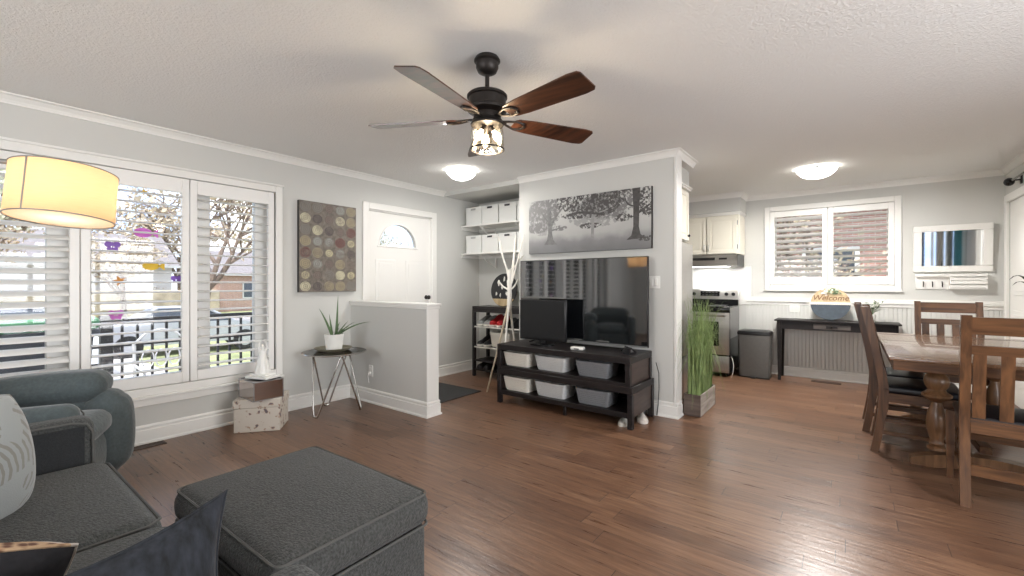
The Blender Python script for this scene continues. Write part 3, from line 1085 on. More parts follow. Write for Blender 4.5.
# stickers on the middle pane
def sticker(y, z, kind, m, s=0.03):
    b = MB()
    x = XG + 0.004
    if kind == 'fish':
        pts = [(y + s * math.cos(a), z + s * 0.62 * math.sin(a)) for a in [2 * PI * k / 16 for k in range(16)]]
        b.prism(pts, 'x', x, x + 0.0012)
        b.prism([(y + s * 0.8, z), (y + s * 1.6, z + s * 0.6), (y + s * 1.6, z - s * 0.6)], 'x', x, x + 0.0012)
    elif kind == 'fly':
        for sy in (1, -1):
            pts = [(y + sy * s * (0.55 + 0.5 * math.cos(a)), z + s * 0.35 + s * 0.5 * math.sin(a)) for a in [2 * PI * k / 14 for k in range(14)]]
            b.prism(pts, 'x', x, x + 0.0012)
            pts = [(y + sy * s * (0.4 + 0.35 * math.cos(a)), z - s * 0.4 + s * 0.35 * math.sin(a)) for a in [2 * PI * k / 14 for k in range(14)]]
            b.prism(pts, 'x', x, x + 0.0012)
        b.box(x, x + 0.0014, y - s * 0.08, y + s * 0.08, z - s * 0.6, z + s * 0.8)
    else:
        pts = [(y + s * (1 if k % 2 else 0.45) * math.cos(PI * k / 5), z + s * (1 if k % 2 else 0.45) * math.sin(PI * k / 5)) for k in range(10)]
        b.prism(pts, 'x', x, x + 0.0012)
    return b.build('window_sticker', m, smooth=False)


for (y, z, k, m, s, lab) in [
        (0.98, 1.62, 'fish', 'sticker_pink', 0.06, 'pink leaf-shaped sticker high on the middle window pane'),
        (0.80, 1.50, 'fly', 'sticker_purple', 0.045, 'purple winged sticker on the middle pane near the lamp shade'),
        (1.03, 1.36, 'fish', 'sticker_yellow', 0.055, 'yellow oval sticker in the middle of the window pane'),
        (1.20, 1.25, 'fly', 'sticker_purple', 0.04, 'purple winged sticker on the pane beside the shutter stile'),
        (0.84, 1.24, 'star', 'sticker_orange', 0.04, 'orange star sticker on the middle window pane'),
        (0.99, 1.94, 'star', 'sticker_yellow', 0.03, 'small yellow star sticker near the top of the pane'),
        (0.82, 0.98, 'fly', 'sticker_pink', 0.045, 'bright pink winged sticker just above the porch railing line')]:
    tag(sticker(y, z, k, m, s), lab, 'sticker')

# far window over the console
b = MB()
x0, x1, z0, z1 = WIN2
tw = 0.065
y = YF
b.box(x0 - tw, x0, y - 0.02, y, z0 - tw, z1 + tw, 0.004)
b.box(x1, x1 + tw, y - 0.02, y, z0 - tw, z1 + tw, 0.004)
b.box(x0, x1, y - 0.02, y, z1, z1 + tw, 0.004)
b.box(x0, x1, y - 0.02, y, z0 - tw, z0, 0.004)
b.box(x0 - tw - 0.01, x1 + tw + 0.01, y - 0.032, y, z0 - tw - 0.016, z0 - tw, 0.004)
o2 = struct(b.build('window_2', 'trim'))
yg = YF + 0.13
b = MB()
for (p, q) in ((x0, x0 + 0.06), (-0.25, -0.19), (x1 - 0.06, x1)):
    b.box(p, q, yg - 0.03, yg + 0.03, z0, z1, 0.004)
b.box(x0, x1, yg - 0.03, yg + 0.03, z0, z0 + 0.06, 0.004)
b.box(x0, x1, yg - 0.03, yg + 0.03, z1 - 0.05, z1, 0.004)
b.build('window_frame', 'shutter', o2)
MB().box(x0 + 0.06, x1 - 0.06, yg - 0.003, yg + 0.003, z0 + 0.06, z1 - 0.05).build('glass', 'glass', o2, smooth=False)


def shutter_y(xa, xb, tilt, label, stile=0.055, zb=WIN2[2] + 0.005, zt=WIN2[3] - 0.005, top=0.075, bot=0.1):
    root = thing('small_plantation_shutter', label, 'shutter', ((xa + xb) / 2, YF - 0.005, zb), 0)
    hw_, H = (xb - xa) / 2, zt - zb
    b = MB()
    b.box(-hw_ + 0.002, -hw_ + stile, -0.014, 0.02, 0, H, 0.003)
    b.box(hw_ - stile, hw_ - 0.002, -0.014, 0.02, 0, H, 0.003)
    b.box(-hw_ + stile, hw_ - stile, -0.014, 0.02, 0, bot, 0.003)
    b.box(-hw_ + stile, hw_ - stile, -0.014, 0.02, H - top, H, 0.003)
    b.build('frame', 'shutter', root)
    n = 11
    gap = (H - top - bot) / n
    b = MB()
    for i in range(n):
        zc = bot + gap * (i + 0.5)
        xf = T(0, 0.006, zc) @ rot('X', tilt)
        pr = [(-0.038, 0), (-0.026, 0.0045), (0, 0.0058), (0.026, 0.0045), (0.038, 0), (0.026, -0.0045), (0, -0.0058), (-0.026, -0.0045)]
        b.prism([(p, q) for p, q in pr], 'x', -hw_ + stile + 0.003, hw_ - stile - 0.003, xf)
    b.build('louvers', 'shutter', root)


shutter_y(x0, -0.222, -30, 'small shutter panel over the dark console, on the stove side')
shutter_y(-0.218, x1, -20, 'small shutter panel of the dining window, on the side of the wall mirror')

# back and side windows added unseen for fill light, and the patio window
def plain_window(name, axis, p, a0, a1, z0, z1):
    b = MB()
    rngs = [(a0 - 0.06, a0), (a1, a1 + 0.06)] + [(a0 + (a1 - a0) * k / 3 - 0.03, a0 + (a1 - a0) * k / 3 + 0.03) for k in (1, 2)]
    for (q0, q1) in rngs:
        if axis == 'y':
            b.box(q0, q1, p - 0.05, p + 0.03, z0 - 0.06, z1 + 0.06, 0.004)
        else:
            b.box(p - 0.03, p + 0.05, q0, q1, z0 - 0.06, z1 + 0.06, 0.004)
    for (q0, q1) in ((z0 - 0.06, z0), (z1, z1 + 0.06)):
        if axis == 'y':
            b.box(a0, a1, p - 0.05, p + 0.03, q0, q1, 0.004)
        else:
            b.box(p - 0.03, p + 0.05, a0, a1, q0, q1, 0.004)
    return struct(b.build(name, 'trim'))


plain_window('window_fill_back', 'y', -2.75, -2.7, -0.3, 0.6, 2.1)
plain_window('window_5', 'y', -2.75, 1.5, 2.35, 0.1, 2.15)
plain_window('window_fill_side', 'x', 2.45, 0.1, 2.7, 0.35, 2.1)

# curtains at the patio window, seen in the dining mirror
def curtain(x0_, x1_, m, label, y_=-2.63, top=2.345, folds=5):
    n = folds * 8
    pts = []
    for k in range(n + 1):
        t_ = k / n
        pts.append((x0_ + (x1_ - x0_) * t_, y_ + 0.022 * math.sin(t_ * folds * 2 * PI)))
    pts2 = [(p, q - 0.004) for p, q in pts]
    o = MB().prism(pts + pts2[::-1], 'z', 0.04, top).build('curtain', m, ang=80)
    tag(o, label, 'curtain', 'curtains behind the camera, seen in the wall mirror')


curtain(1.42, 1.62, 'curtain_navy', 'slate blue curtain panel reflected at the console side of the wall mirror', folds=3)
curtain(1.84, 2.00, 'curtain_cream', 'cream curtain panel reflected in the middle of the wall mirror', folds=3)
curtain(2.05, 2.17, 'curtain_print', 'speckled grey curtain panel reflected beside the teal one', folds=2)
curtain(2.18, 2.34, 'curtain_teal', 'teal curtain panel reflected in the wall mirror', folds=3)
tag(MB().cyl((1.35, -2.63, 2.36), (2.42, -2.63, 2.36), 0.012, n=10).build('curtain_rod', 'black_gloss'), 'long dark curtain rod over the patio window behind the dining area', 'curtain rod')

# ------------------------------------------------------------------ entry door
y0, y1, z0, z1 = DOOR
b = MB()
b.box(XL, XL + 0.022, y0 - 0.075, y0 + 0.004, 0, z1 + 0.075, 0.005)
b.box(XL, XL + 0.022, y1 - 0.004, y1 + 0.075, 0, z1 + 0.075, 0.005)
b.box(XL, XL + 0.022, y0, y1, z1, z1 + 0.075, 0.005)
b.box(XL - 0.1, XL, y0 - 0.002, y0 + 0.012, 0, z1)
b.box(XL - 0.1, XL, y1 - 0.012, y1 + 0.002, 0, z1)
b.box(XL - 0.1, XL, y0, y1, z1 - 0.012, z1 + 0.002)
struct(b.build('trim_entry_door', 'trim'))
YC, ZC, RW, RH = 3.352, 1.655, 0.265, 0.262
# door slab with a half-round opening
outer = [(y0 + 0.014, 0.01), (y1 - 0.014, 0.01), (y1 - 0.014, z1 - 0.014), (y0 + 0.014, z1 - 0.014)]
b = MB()
XD0, XD1 = XL - 0.062, XL - 0.018
n = 20
arc = [(YC + RW * math.cos(PI * k / n), ZC + RH * math.sin(PI * k / n)) for k in range(n + 1)]   # far -> near side
b.box(XD0, XD1, y0 + 0.014, y1 - 0.014, 0.01, ZC)
b.box(XD0, XD1, y0 + 0.014, YC - RW, ZC, z1 - 0.014)
b.box(XD0, XD1, YC + RW, y1 - 0.014, ZC, z1 - 0.014)
for k in range(n):
    (ya, za), (yb, zb) = arc[k], arc[k + 1]
    b.prism([(ya, za), (ya, z1 - 0.014), (yb, z1 - 0.014), (yb, zb)], 'x', XD0, XD1)
# raised panels
for (pa, pb, qa, qb) in ((3.03, 3.31, 0.95, 1.5), (3.46, 3.74, 0.95, 1.5), (3.03, 3.31, 0.2, 0.8), (3.46, 3.74, 0.2, 0.8)):
    b.box(XD1 - 0.002, XD1 + 0.006, pa, pb, qa, qb, 0.005)
    b.box(XD1 + 0.003, XD1 + 0.010, pa + 0.04, pb - 0.04, qa + 0.04, qb - 0.04, 0.004)
d1 = struct(b.build('door_1', 'trim', smooth=False))
b = MB()
b.tube([(XD1 + 0.002, YC + RW * 1.03 * math.cos(PI * k / 24), ZC + RH * 1.03 * math.sin(PI * k / 24)) for k in range(25)], 0.009, 6)
b.tube([(XD1 + 0.002, YC - RW - 0.03, ZC - 0.004), (XD1 + 0.002, YC + RW + 0.03, ZC - 0.004)], 0.010, 6)
b.build('fanlight_moulding', 'trim', d1)
b = MB()
for k in range(1, 6):
    a = PI * k / 6
    b.tube([(XD1 - 0.012, YC + 0.05 * math.cos(a), ZC + 0.05 * math.sin(a)), (XD1 - 0.012, YC + RW * 0.99 * math.cos(a), ZC + RH * 0.99 * math.sin(a))], 0.0042, 6)
for rr in (0.06, 0.17):
    b.tube([(XD1 - 0.012, YC + rr * math.cos(PI * k / 20), ZC + rr * math.sin(PI * k / 20)) for k in range(21)], 0.0042, 6)
for k in range(6):
    a = PI * (k + 0.5) / 6
    b.tube([(XD1 - 0.012, YC + 0.2 * math.cos(a) + 0.03 * math.cos(q), ZC + 0.2 * math.sin(a) + 0.03 * math.sin(q)) for q in [2 * PI * j / 12 for j in range(13)]], 0.003, 5)
b.build('fanlight_grille', 'trim', d1)
MB().prism(arc, 'x', XD0 + 0.015, XD0 + 0.019).build('fanlight_glass', 'glass', d1, smooth=False)
b = MB()
b.lathe([(0.0, 0.0), (0.026, 0.0), (0.026, 0.006), (0.011, 0.012), (0.011, 0.035), (0.026, 0.045), (0.027, 0.058), (0.018, 0.068), (0.0, 0.070)], n=20,
        xf=T(XD1, 3.785, 1.045) @ rot('Y', 90))
b.build('door_knob', 'bronze', d1)
b = MB()
for z in (1.85, 1.05, 0.25):
    b.cyl((XD1 + 0.006, y0 + 0.012, z - 0.045), (XD1 + 0.006, y0 + 0.012, z + 0.045), 0.006, n=8)
b.build('hinge', 'silver', d1)

# white door in the short wall at the dining corner
b = MB()
b.box(XR - 0.022, XR, DR[0] - 0.08, DR[0], 0, DR[3] + 0.08, 0.005)
b.box(XR - 0.022, XR, DR[1], DR[1] + 0.08, 0, DR[3] + 0.08, 0.005)
b.box(XR - 0.022, XR, DR[0], DR[1], DR[3], DR[3] + 0.08, 0.005)
struct(b.build('trim_dining_door', 'trim'))
b = MB().box(XR + 0.01, XR + 0.055, DR[0], DR[1], 0.005, DR[3])
for (qa, qb) in ((0.2, 0.95), (1.1, 1.9)):
    b.box(XR + 0.002, XR + 0.012, DR[0] + 0.12, DR[1] - 0.12, qa, qb, 0.005)
    b.box(XR - 0.002, XR + 0.006, DR[0] + 0.16, DR[1] - 0.16, qa + 0.04, qb - 0.04, 0.004)
struct(b.build('door_2', 'trim'))
# curtain rod end with ball
r = thing('curtain_rod', 'black curtain rod end with ball finial above the white dining door', 'curtain rod', (XR - 0.07, 6.33, 2.215))
b = MB().sphere((0, 0.055, 0), 0.040, 16, 10)
b.build('finial', 'black_gloss', r)
MB().cyl((0, 0.03, 0), (0, -0.55, 0), 0.010, n=10).build('rod', 'black_gloss', r)
b = MB().box(0.055, 0.068, -0.05, -0.01, -0.04, 0.04, 0.003).cyl((0.06, -0.03, 0), (0, -0.03, 0), 0.007, n=8)
b.build('bracket', 'black_gloss', r)

# ------------------------------------------------------------------ wall fittings
def plate(name, loc, axis, w_, h_, label, cat, kind):
    r = thing(name, label, cat, loc)
    b = MB()
    if axis == 'y':
        b.box(-w_ / 2, w_ / 2, -0.007, 0, -h_ / 2, h_ / 2, 0.003)
    b.build('cover_plate', 'white_plastic', r)
    b = MB()
    if kind == 'outlet':
        for dz in (-0.021, 0.021):
            b.box(-0.016, 0.016, -0.011, -0.006, dz - 0.013, dz + 0.013, 0.004)
        b.build('socket', 'white_plastic', r)
    else:
        for dx in ((-0.023, 0.023) if w_ > 0.08 else (0,)):
            b.box(dx - 0.015, dx + 0.015, -0.013, -0.006, -0.032, 0.032, 0.003)
        b.build('rocker', 'white_plastic', r)
    return r


plate('light_switch', (-1.445, YT, 1.232), 'y', 0.115, 0.115, 'double white light switch plate beside the television', 'light switch', 'switch')
o = plate('wall_outlet', (-3.90, 2.705, 0.325), 'y', 0.07, 0.115, 'white outlet low on the half wall behind the glass side table', 'outlet', 'outlet')
b = MB().box(-0.014, 0.014, -0.03, -0.01, -0.034, -0.008, 0.003)
b.tube([(0, -0.03, -0.02), (0.01, -0.045, -0.05), (0.005, -0.03, -0.12)], 0.003, 6)
b.build('plug', 'white_plastic', o)
plate('beadboard_outlet', (-0.575, YF - 0.010, 0.90), 'y', 0.115, 0.115, 'white double switch plate on the beadboard above the console end', 'light switch', 'switch')

for (nm, x0_, x1_, y0_, y1_, lab) in (('floor_register', -4.22, -4.13, 0.74, 1.06, 'brown slotted floor vent beside the blue-grey armchair'),
                                     ('floor_register', -0.38, -0.08, 6.60, 6.70, 'brown floor vent under the dark console table')):
    r = thing(nm, lab, 'floor vent', ((x0_ + x1_) / 2, (y0_ + y1_) / 2, 0))
    w_, h_ = (x1_ - x0_) / 2, (y1_ - y0_) / 2
    b = MB().box(-w_, w_, -h_, -h_ + 0.012, 0, 0.006).box(-w_, w_, h_ - 0.012, h_, 0, 0.006).box(-w_, -w_ + 0.012, -h_, h_, 0, 0.006).box(w_ - 0.012, w_, -h_, h_, 0, 0.006)
    b.box(-w_ + 0.012, w_ - 0.012, -h_ + 0.012, h_ - 0.012, 0, 0.0015)
    b.build('frame', 'vent', r)
    b = MB()
    if h_ > w_:
        for k in range(12):
            yy = -h_ + 0.02 + (2 * h_ - 0.04) * k / 11
            b.box(-w_ + 0.012, w_ - 0.012, yy - 0.004, yy + 0.004, 0.001, 0.005)
    else:
        for k in range(12):
            xx = -w_ + 0.02 + (2 * w_ - 0.04) * k / 11
            b.box(xx - 0.004, xx + 0.004, -h_ + 0.012, h_ - 0.012, 0.001, 0.005)
    b.build('slats', 'vent', r)


# ------------------------------------------------------------------ ceiling fan
def ceiling_fan():
    r = thing('ceiling_fan', 'five-blade dark bronze and walnut ceiling fan with a three-bulb light', 'ceiling fan', (-1.541, 1.79, CEIL))
    MB().lathe([(0.001, 0), (0.060, 0), (0.070, -0.016), (0.070, -0.022), (0.060, -0.03), (0.060, -0.055), (0.050, -0.078), (0.028, -0.09), (0.001, -0.092)], n=36).build('canopy', 'bronze', r)
    MB().cyl((0, 0, -0.085), (0, 0, -0.19), 0.0115, n=16).lathe([(0.001, -0.170), (0.020, -0.170), (0.026, -0.190), (0.040, -0.198)], n=24).build('downrod', 'bronze', r)
    MB().lathe([(0.001, -0.188), (0.045, -0.190), (0.100, -0.199), (0.108, -0.207), (0.108, -0.217), (0.100, -0.221), (0.100, -0.272), (0.106, -0.277), (0.104, -0.289),
                (0.082, -0.300), (0.074, -0.304), (0.074, -0.332), (0.082, -0.338), (0.084, -0.346), (0.001, -0.348)], n=40).build('motor_housing', 'bronze', r)
    for k in range(5):
        a = math.radians(-79.9 + 72 * k)
        R_ = rot('Z', math.degrees(a)) @ T(0, 0, -0.333)
        xf = R_ @ rot('X', -13)
        # blade outline: narrow root, wide clipped tip
        pts = []
        L0, L1 = 0.155, 0.655
        up = [(L0, 0.036), (L0 + 0.02, 0.050), (L0 + 0.10, 0.060), (L1 - 0.06, 0.076), (L1 - 0.012, 0.070), (L1, 0.056)]
        pts = up + [(x, -y_) for (x, y_) in reversed(up)]
        MB().prism(pts, 'z', -0.003, 0.003, xf).build('blade', 'walnut_blade', r)
        b = MB(xf=xf)
        b.tube([(0.085, 0, 0.004), (0.12, 0.018, 0.0), (0.165, 0.034, -0.004), (0.205, 0.028, -0.006), (0.225, 0.0, -0.006), (0.205, -0.028, -0.006), (0.165, -0.034, -0.004), (0.12, -0.018, 0.0), (0.085, 0, 0.004)], 0.0065, 8)
        b.box(0.070, 0.115, -0.016, 0.016, -0.004, 0.004, 0.002)
        b.cyl((0.20, 0.018, -0.008), (0.20, 0.018, 0.0), 0.005, n=8).cyl((0.20, -0.018, -0.008), (0.20, -0.018, 0.0), 0.005, n=8)
        b.build('blade_iron', 'bronze', r)
    # light kit
    MB().lathe([(0.001, -0.345), (0.050, -0.346), (0.084, -0.350), (0.090, -0.358), (0.086, -0.366), (0.040, -0.368), (0.001, -0.368)], n=36).build('light_fitter', 'bronze', r)
    MB().lathe([(0.076, -0.364), (0.085, -0.385), (0.089, -0.43), (0.090, -0.492)], n=40).build('glass_shade', 'jar_glass', r)
    b = MB()
    b.lathe([(0.0895, -0.488), (0.092, -0.489), (0.092, -0.496), (0.0895, -0.497), (0.087, -0.496), (0.087, -0.489), (0.0895, -0.488)], n=40)
    b.build('shade_rim', 'bronze', r)
    for k in range(3):
        a = math.radians(20 + 120 * k)
        d = Vector((math.cos(a), math.sin(a), 0))
        p0, p1 = d * 0.014 + Vector((0, 0, -0.364)), d * 0.036 + Vector((0, 0, -0.398))
        MB().cyl(p0, p1, 0.012, n=12).build('bulb_socket', 'bronze', r)
        dd = (p1 - p0).normalized()
        q = lambda s: p1 + dd * s
        bl = MB().tube([q(0), q(0.012), q(0.026), q(0.042), q(0.058), q(0.071), q(0.079)], [0.010, 0.013, 0.019, 0.021, 0.015, 0.006, 0.001], 12).build('bulb', 'bulb', r)
    l = bpy.data.lights.new('fan_bulb_light', 'POINT')
    l.energy = FAN_W
    l.color = (1, 0.82, 0.6)
    l.shadow_soft_size = 0.05
    lo = bpy.data.objects.new('fan_bulb_light', l)
    lo.location = (0, 0, -0.47)
    sc.collection.objects.link(lo)
    lo.parent = r


ceiling_fan()


def flush_light(x, y, rad, label, watts):
    r = thing('ceiling_light', label, 'ceiling light', (x, y, CEIL), 0)
    MB().lathe([(0.001, 0), (rad * 0.86, 0), (rad * 0.88, -0.012), (rad * 0.84, -0.028), (0.001, -0.028)], n=40).build('mounting_pan', 'white_plastic', r)
    MB().lathe([(rad, -0.018), (rad * 0.985, -0.030), (rad * 0.9, -0.052), (rad * 0.70, -0.082), (rad * 0.42, -0.102), (rad * 0.15, -0.110), (0.001, -0.111)], n=48).build('glass_bowl', 'frosted', r)
    for k in range(3):
        b = MB()
        a = 2 * PI * k / 3 + 0.6
        b.box(rad * 0.97 - 0.012, rad * 0.97 + 0.008, -0.011, 0.011, -0.036, -0.012, 0.003, xf=rot('Z', math.degrees(a)))
        b.build('clip', 'silver', r)
    l = bpy.data.lights.new('bowl_light', 'AREA')
    l.shape = 'DISK'
    l.size = rad * 1.9
    l.energy = watts
    l.color = (1, 0.965, 0.92)
    lo = bpy.data.objects.new('bowl_light', l)
    lo.location = (0, 0, -0.118)
    sc.collection.objects.link(lo)
    lo.parent = r
    return r


flush_light(-3.28, 3.39, 0.158, 'round white ceiling light glowing above the entry', LAMP_W * 0.24)
flush_light(-0.275, 5.60, 0.178, 'round white ceiling light near the dining window', LAMP_W)


# ------------------------------------------------------------------ arc floor lamp
def arc_lamp():
    X, Y = -2.92, 0.366
    bx, by = -3.02, -1.15
    r = thing('arc_floor_lamp', 'arched floor lamp with a glowing cream drum shade over the seating', 'floor lamp', (bx, by, 0))
    dx, dy = X - bx, Y - by
    MB().lathe([(0.001, 0), (0.17, 0), (0.175, 0.006), (0.172, 0.026), (0.16, 0.032), (0.001, 0.034)], n=40).build('base', 'silver', r)
    pts = [(0, 0, 0.03), (0, 0, 0.9), (0, 0, 1.36)]
    n = 16
    for k in range(1, n + 1):
        a = PI / 2 * k / n
        f = 1 - math.cos(a)
        pts.append((dx * f, dy * f, 1.36 + 0.397 * math.sin(a)))
    pts.append((dx, dy, 1.757))
    MB().tube(pts, 0.011, 10).build('arched_pole', 'silver', r)
    zt, zb, R1 = 1.747, 1.515, 0.186
    # the shade hangs a little askew on its fitter
    zc = zt
    XF = T(dx, dy, zc) @ Matrix.Rotation(math.radians(-4), 4, Vector((0.993, -0.12, 0))) @ Matrix.Rotation(math.radians(5), 4, Vector((-0.12, -0.993, 0))) @ T(0, 0, -zc)
    MB(xf=XF).lathe([(R1 - 0.002, zt), (R1, zb)], n=64).build('drum_shade', 'shade', r)
    b = MB(xf=XF)
    for z, rr in ((zt, R1 - 0.002), (zb, R1)):
        b.tube([(rr * math.cos(2 * PI * k / 48), rr * math.sin(2 * PI * k / 48), z) for k in range(49)], 0.0028, 6)
    b.box(R1 - 0.001, R1 + 0.0012, -0.003, 0.003, zb, zt, xf=rot('Z', -48))
    b.build('shade_trim', 'silver', r)
    b = MB(xf=XF)
    for k in range(3):
        a = 2 * PI * k / 3 + 0.4
        b.tube([(0, 0, zt + 0.012), (R1 * math.cos(a) * 0.99, R1 * math.sin(a) * 0.99, zt)], 0.003, 6)
    b.cyl((0, 0, zt - 0.03), (0, 0, zt + 0.045), 0.014, n=12)
    b.build('shade_fitter', 'silver', r)
    MB(xf=XF).cyl((0, 0, 1.70), (0, 0, 1.76), 0.018, n=14).build('bulb_holder', 'white_plastic', r)
    MB(xf=XF).tube([(0, 0, 1.705), (0, 0, 1.69), (0, 0, 1.665), (0, 0, 1.64), (0, 0, 1.622), (0, 0, 1.615)], [0.014, 0.018, 0.030, 0.030, 0.017, 0.001], 16).build('bulb', 'arc_bulb', r)
    MB(xf=XF).lathe([(0.001, zb + 0.004), (R1 - 0.004, zb + 0.004)], n=48).build('diffuser', 'diffuser', r)


arc_lamp()


# ================================================================== SEATING
def sofa():
    # faces +Y, runs along X from -2.66 to -0.80
    r = thing('sofa', 'charcoal two-seat sofa with squared arms, cropped by the photo corner', 'sofa', (-1.72, 0.0, 0))
    MB().rbox((0, -0.02, 0.20), (1.78, 0.84, 0.26), 0.03, 8).build('base', 'sofa_fabric', r)
    for sx in (-1, 1):
        ax = sx * 0.87
        b = MB()
        e_ = 0.065 if sx > 0 else 0.0
        b.rbox((ax, -0.03 + e_ / 2, 0.365), (0.135, 0.87 + e_, 0.585), 0.045, 8, (0.006, 0.004, 0.0))
        b.build('arm', 'sofa_fabric', r)
        # flat inner panel and welting round its edge
        xi = ax - sx * 0.073
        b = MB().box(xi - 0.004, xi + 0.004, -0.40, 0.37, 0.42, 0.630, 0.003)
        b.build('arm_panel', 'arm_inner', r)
        b = MB()
        xo = ax - sx * 0.064
        b.tube([(xo, -0.42, 0.645), (xo, 0.33, 0.645), (xo, 0.375, 0.633), (xo, 0.395, 0.60), (xo, 0.399, 0.10)], 0.0055, 8)
        b.build('welting', 'piping', r)
    for k, sx in enumerate((-0.40, 0.40)):
        b = MB().rbox((sx, 0.075, 0.395), (0.79, 0.73, 0.17), 0.05, 12, (0.0, 0.012, 0.022))
        c = b.build('seat_cushion', 'sofa_fabric', r)
        b = MB()
        for z in (0.335, 0.462):
            q = 0.385
            b.tube([(sx - q, -0.2, z), (sx - q, 0.40, z), (sx - q + 0.03, 0.435, z), (sx + q - 0.03, 0.435, z), (sx + q, 0.40, z), (sx + q, -0.2, z)], 0.005, 6)
        b.build('piping', 'piping', c)
    MB().rbox((0, -0.42, 0.46), (1.74, 0.20, 0.78), 0.06, 10).build('back', 'sofa_fabric', r)
    for sx in (-0.40, 0.40):
        MB(xf=T(sx, -0.27, 0.66) @ rot('X', -12)).rbox((0, 0, 0), (0.78, 0.17, 0.42), 0.07, 10, (0, 0.03, 0.0)).build('back_cushion', 'sofa_fabric', r)
    for sx in (-0.8, 0.8):
        for sy in (-0.38, 0.34):
            MB().cyl((sx, sy, 0), (sx, sy, 0.08), 0.02, 0.028, 12).build('foot', 'espresso', r)


sofa()


def ottoman():
    r = thing('ottoman', 'square charcoal chenille ottoman with piped lid in front of the sofa', 'ottoman', (-1.64, 0.832, 0), math.radians(1))
    w_, d_ = 0.805, 0.57
    MB().rbox((0, 0, 0.185), (w_ - 0.02, d_ - 0.02, 0.29), 0.03, 8).build('base', 'grey_fabric', r)
    c = MB().rbox((0, 0, 0.385), (w_ + 0.01, d_ + 0.01, 0.125), 0.05, 16, (0.006, 0.006, 0.028)).build('lid', 'grey_fabric', r)
    b = MB()
    for z, e in ((0.437, -0.008), (0.327, -0.004)):
        X, Y, q = w_ / 2 + e, d_ / 2 + e, 0.03
        pts = []
        for (cx_, cy_, a0) in ((X - q, Y - q, 0), (-X + q, Y - q, 90), (-X + q, -Y + q, 180), (X - q, -Y + q, 270)):
            for k in range(5):
                a = math.radians(a0 + 22.5 * k)
                pts.append((cx_ + q * math.cos(a), cy_ + q * math.sin(a), z))
        pts.append(pts[0])
        b.tube(pts, 0.0048, 6)
    b.build('piping', 'piping', c)
    for sx in (-1, 1):
        for sy in (-1, 1):
            MB().cyl((sx * (w_ / 2 - 0.07), sy * (d_ / 2 - 0.07), 0), (sx * (w_ / 2 - 0.07), sy * (d_ / 2 - 0.07), 0.045), 0.022, 0.026, 12).build('foot', 'espresso', r)


ottoman()


def armchair():
    r = thing('armchair', 'plump blue-grey armchair between the big window and the sofa arm', 'armchair', (-3.52, 0.22, 0), math.radians(-25))
    MB().rbox((0, -0.04, 0.22), (0.76, 0.74, 0.32), 0.10, 10, (0.01, 0.02, 0)).build('base', 'teal_grey', r)
    MB().rbox((0.02, 0.04, 0.40), (0.50, 0.66, 0.14), 0.06, 10, (0, 0.02, 0.03)).build('seat_cushion', 'teal_grey', r)
    # near arm slim and squared
    MB().rbox((0.385, 0.03, 0.385), (0.12, 0.74, 0.50), 0.055, 10, (0.01, 0.01, 0.0)).build('arm', 'teal_grey', r)
    b = MB()
    b.tube([(0.335, -0.30, 0.622), (0.335, 0.31, 0.622), (0.335, 0.375, 0.606), (0.335, 0.402, 0.57), (0.335, 0.404, 0.2)], 0.004, 6)
    b.build('welting', 'piping', r)
    # far arm rolled and puffy with a pad lying on it
    MB().rbox((-0.375, -0.01, 0.33), (0.23, 0.76, 0.42), 0.105, 14, (0.015, 0.02, 0.01)).build('arm', 'teal_grey', r)
    MB(xf=T(-0.335, 0.315, 0.295)).rbox((0, 0, 0), (0.25, 0.20, 0.50), 0.095, 14, (0.015, 0.03, 0.015)).build('arm_front', 'teal_grey', r)
    MB(xf=T(-0.36, -0.01, 0.575) @ rot('X', 3)).rbox((0, 0, 0), (0.26, 0.66, 0.17), 0.083, 16, (0.01, 0.0, 0.022)).build('arm_pad', 'teal_grey', r)
    MB(xf=T(0, -0.40, 0.50) @ rot('X', -10)).rbox((0, 0, 0), (0.72, 0.22, 0.50), 0.10, 14, (0.02, 0.03, 0.02)).build('back', 'teal_grey', r)
    for sx in (-0.28, 0.28):
        for sy in (-0.28, 0.24):
            MB().cyl((sx, sy, 0), (sx, sy, 0.07), 0.02, 0.026, 12).build('foot', 'espresso', r)


armchair()


def cushion(name, label, loc, rx, ry, rz, size, th, m1, m2=None, pipe=None, pinch=0.09, rnd=0.0):
    r = thing(name, label, 'cushion', loc)
    r.rotation_mode = 'XYZ'
    r.rotation_euler = (math.radians(rx), math.radians(ry), math.radians(rz))
    if m2 is None:
        MB().pillow(size, size, th, pinch=pinch, rnd=rnd).build('cover', m1, r, weld=True)
    else:
        MB().pillow(size, size, th, side=1, pinch=pinch, rnd=rnd).build('front_cover', m1, r)
        MB().pillow(size, size, th, side=-1, pinch=pinch, rnd=rnd).build('back_cover', m2, r)
    h, n, pts = size / 2, 14, []

    def P_(u, v):
        q = 1 - rnd * (u * v) ** 2
        return (h * u * (1 - pinch * (1 - v * v)) * q, 0, h * v * (1 - pinch * (1 - u * u)) * q)
    for k in range(n):
        pts.append(P_(-1 + 2 * k / n, -1))
    for k in range(n):
        pts.append(P_(1, -1 + 2 * k / n))
    for k in range(n):
        pts.append(P_(1 - 2 * k / n, 1))
    for k in range(n + 1):
        pts.append(P_(-1, 1 - 2 * k / n))
    MB().tube(pts, 0.0035, 6).build('edge_seam', pipe or m1, r)
    return r


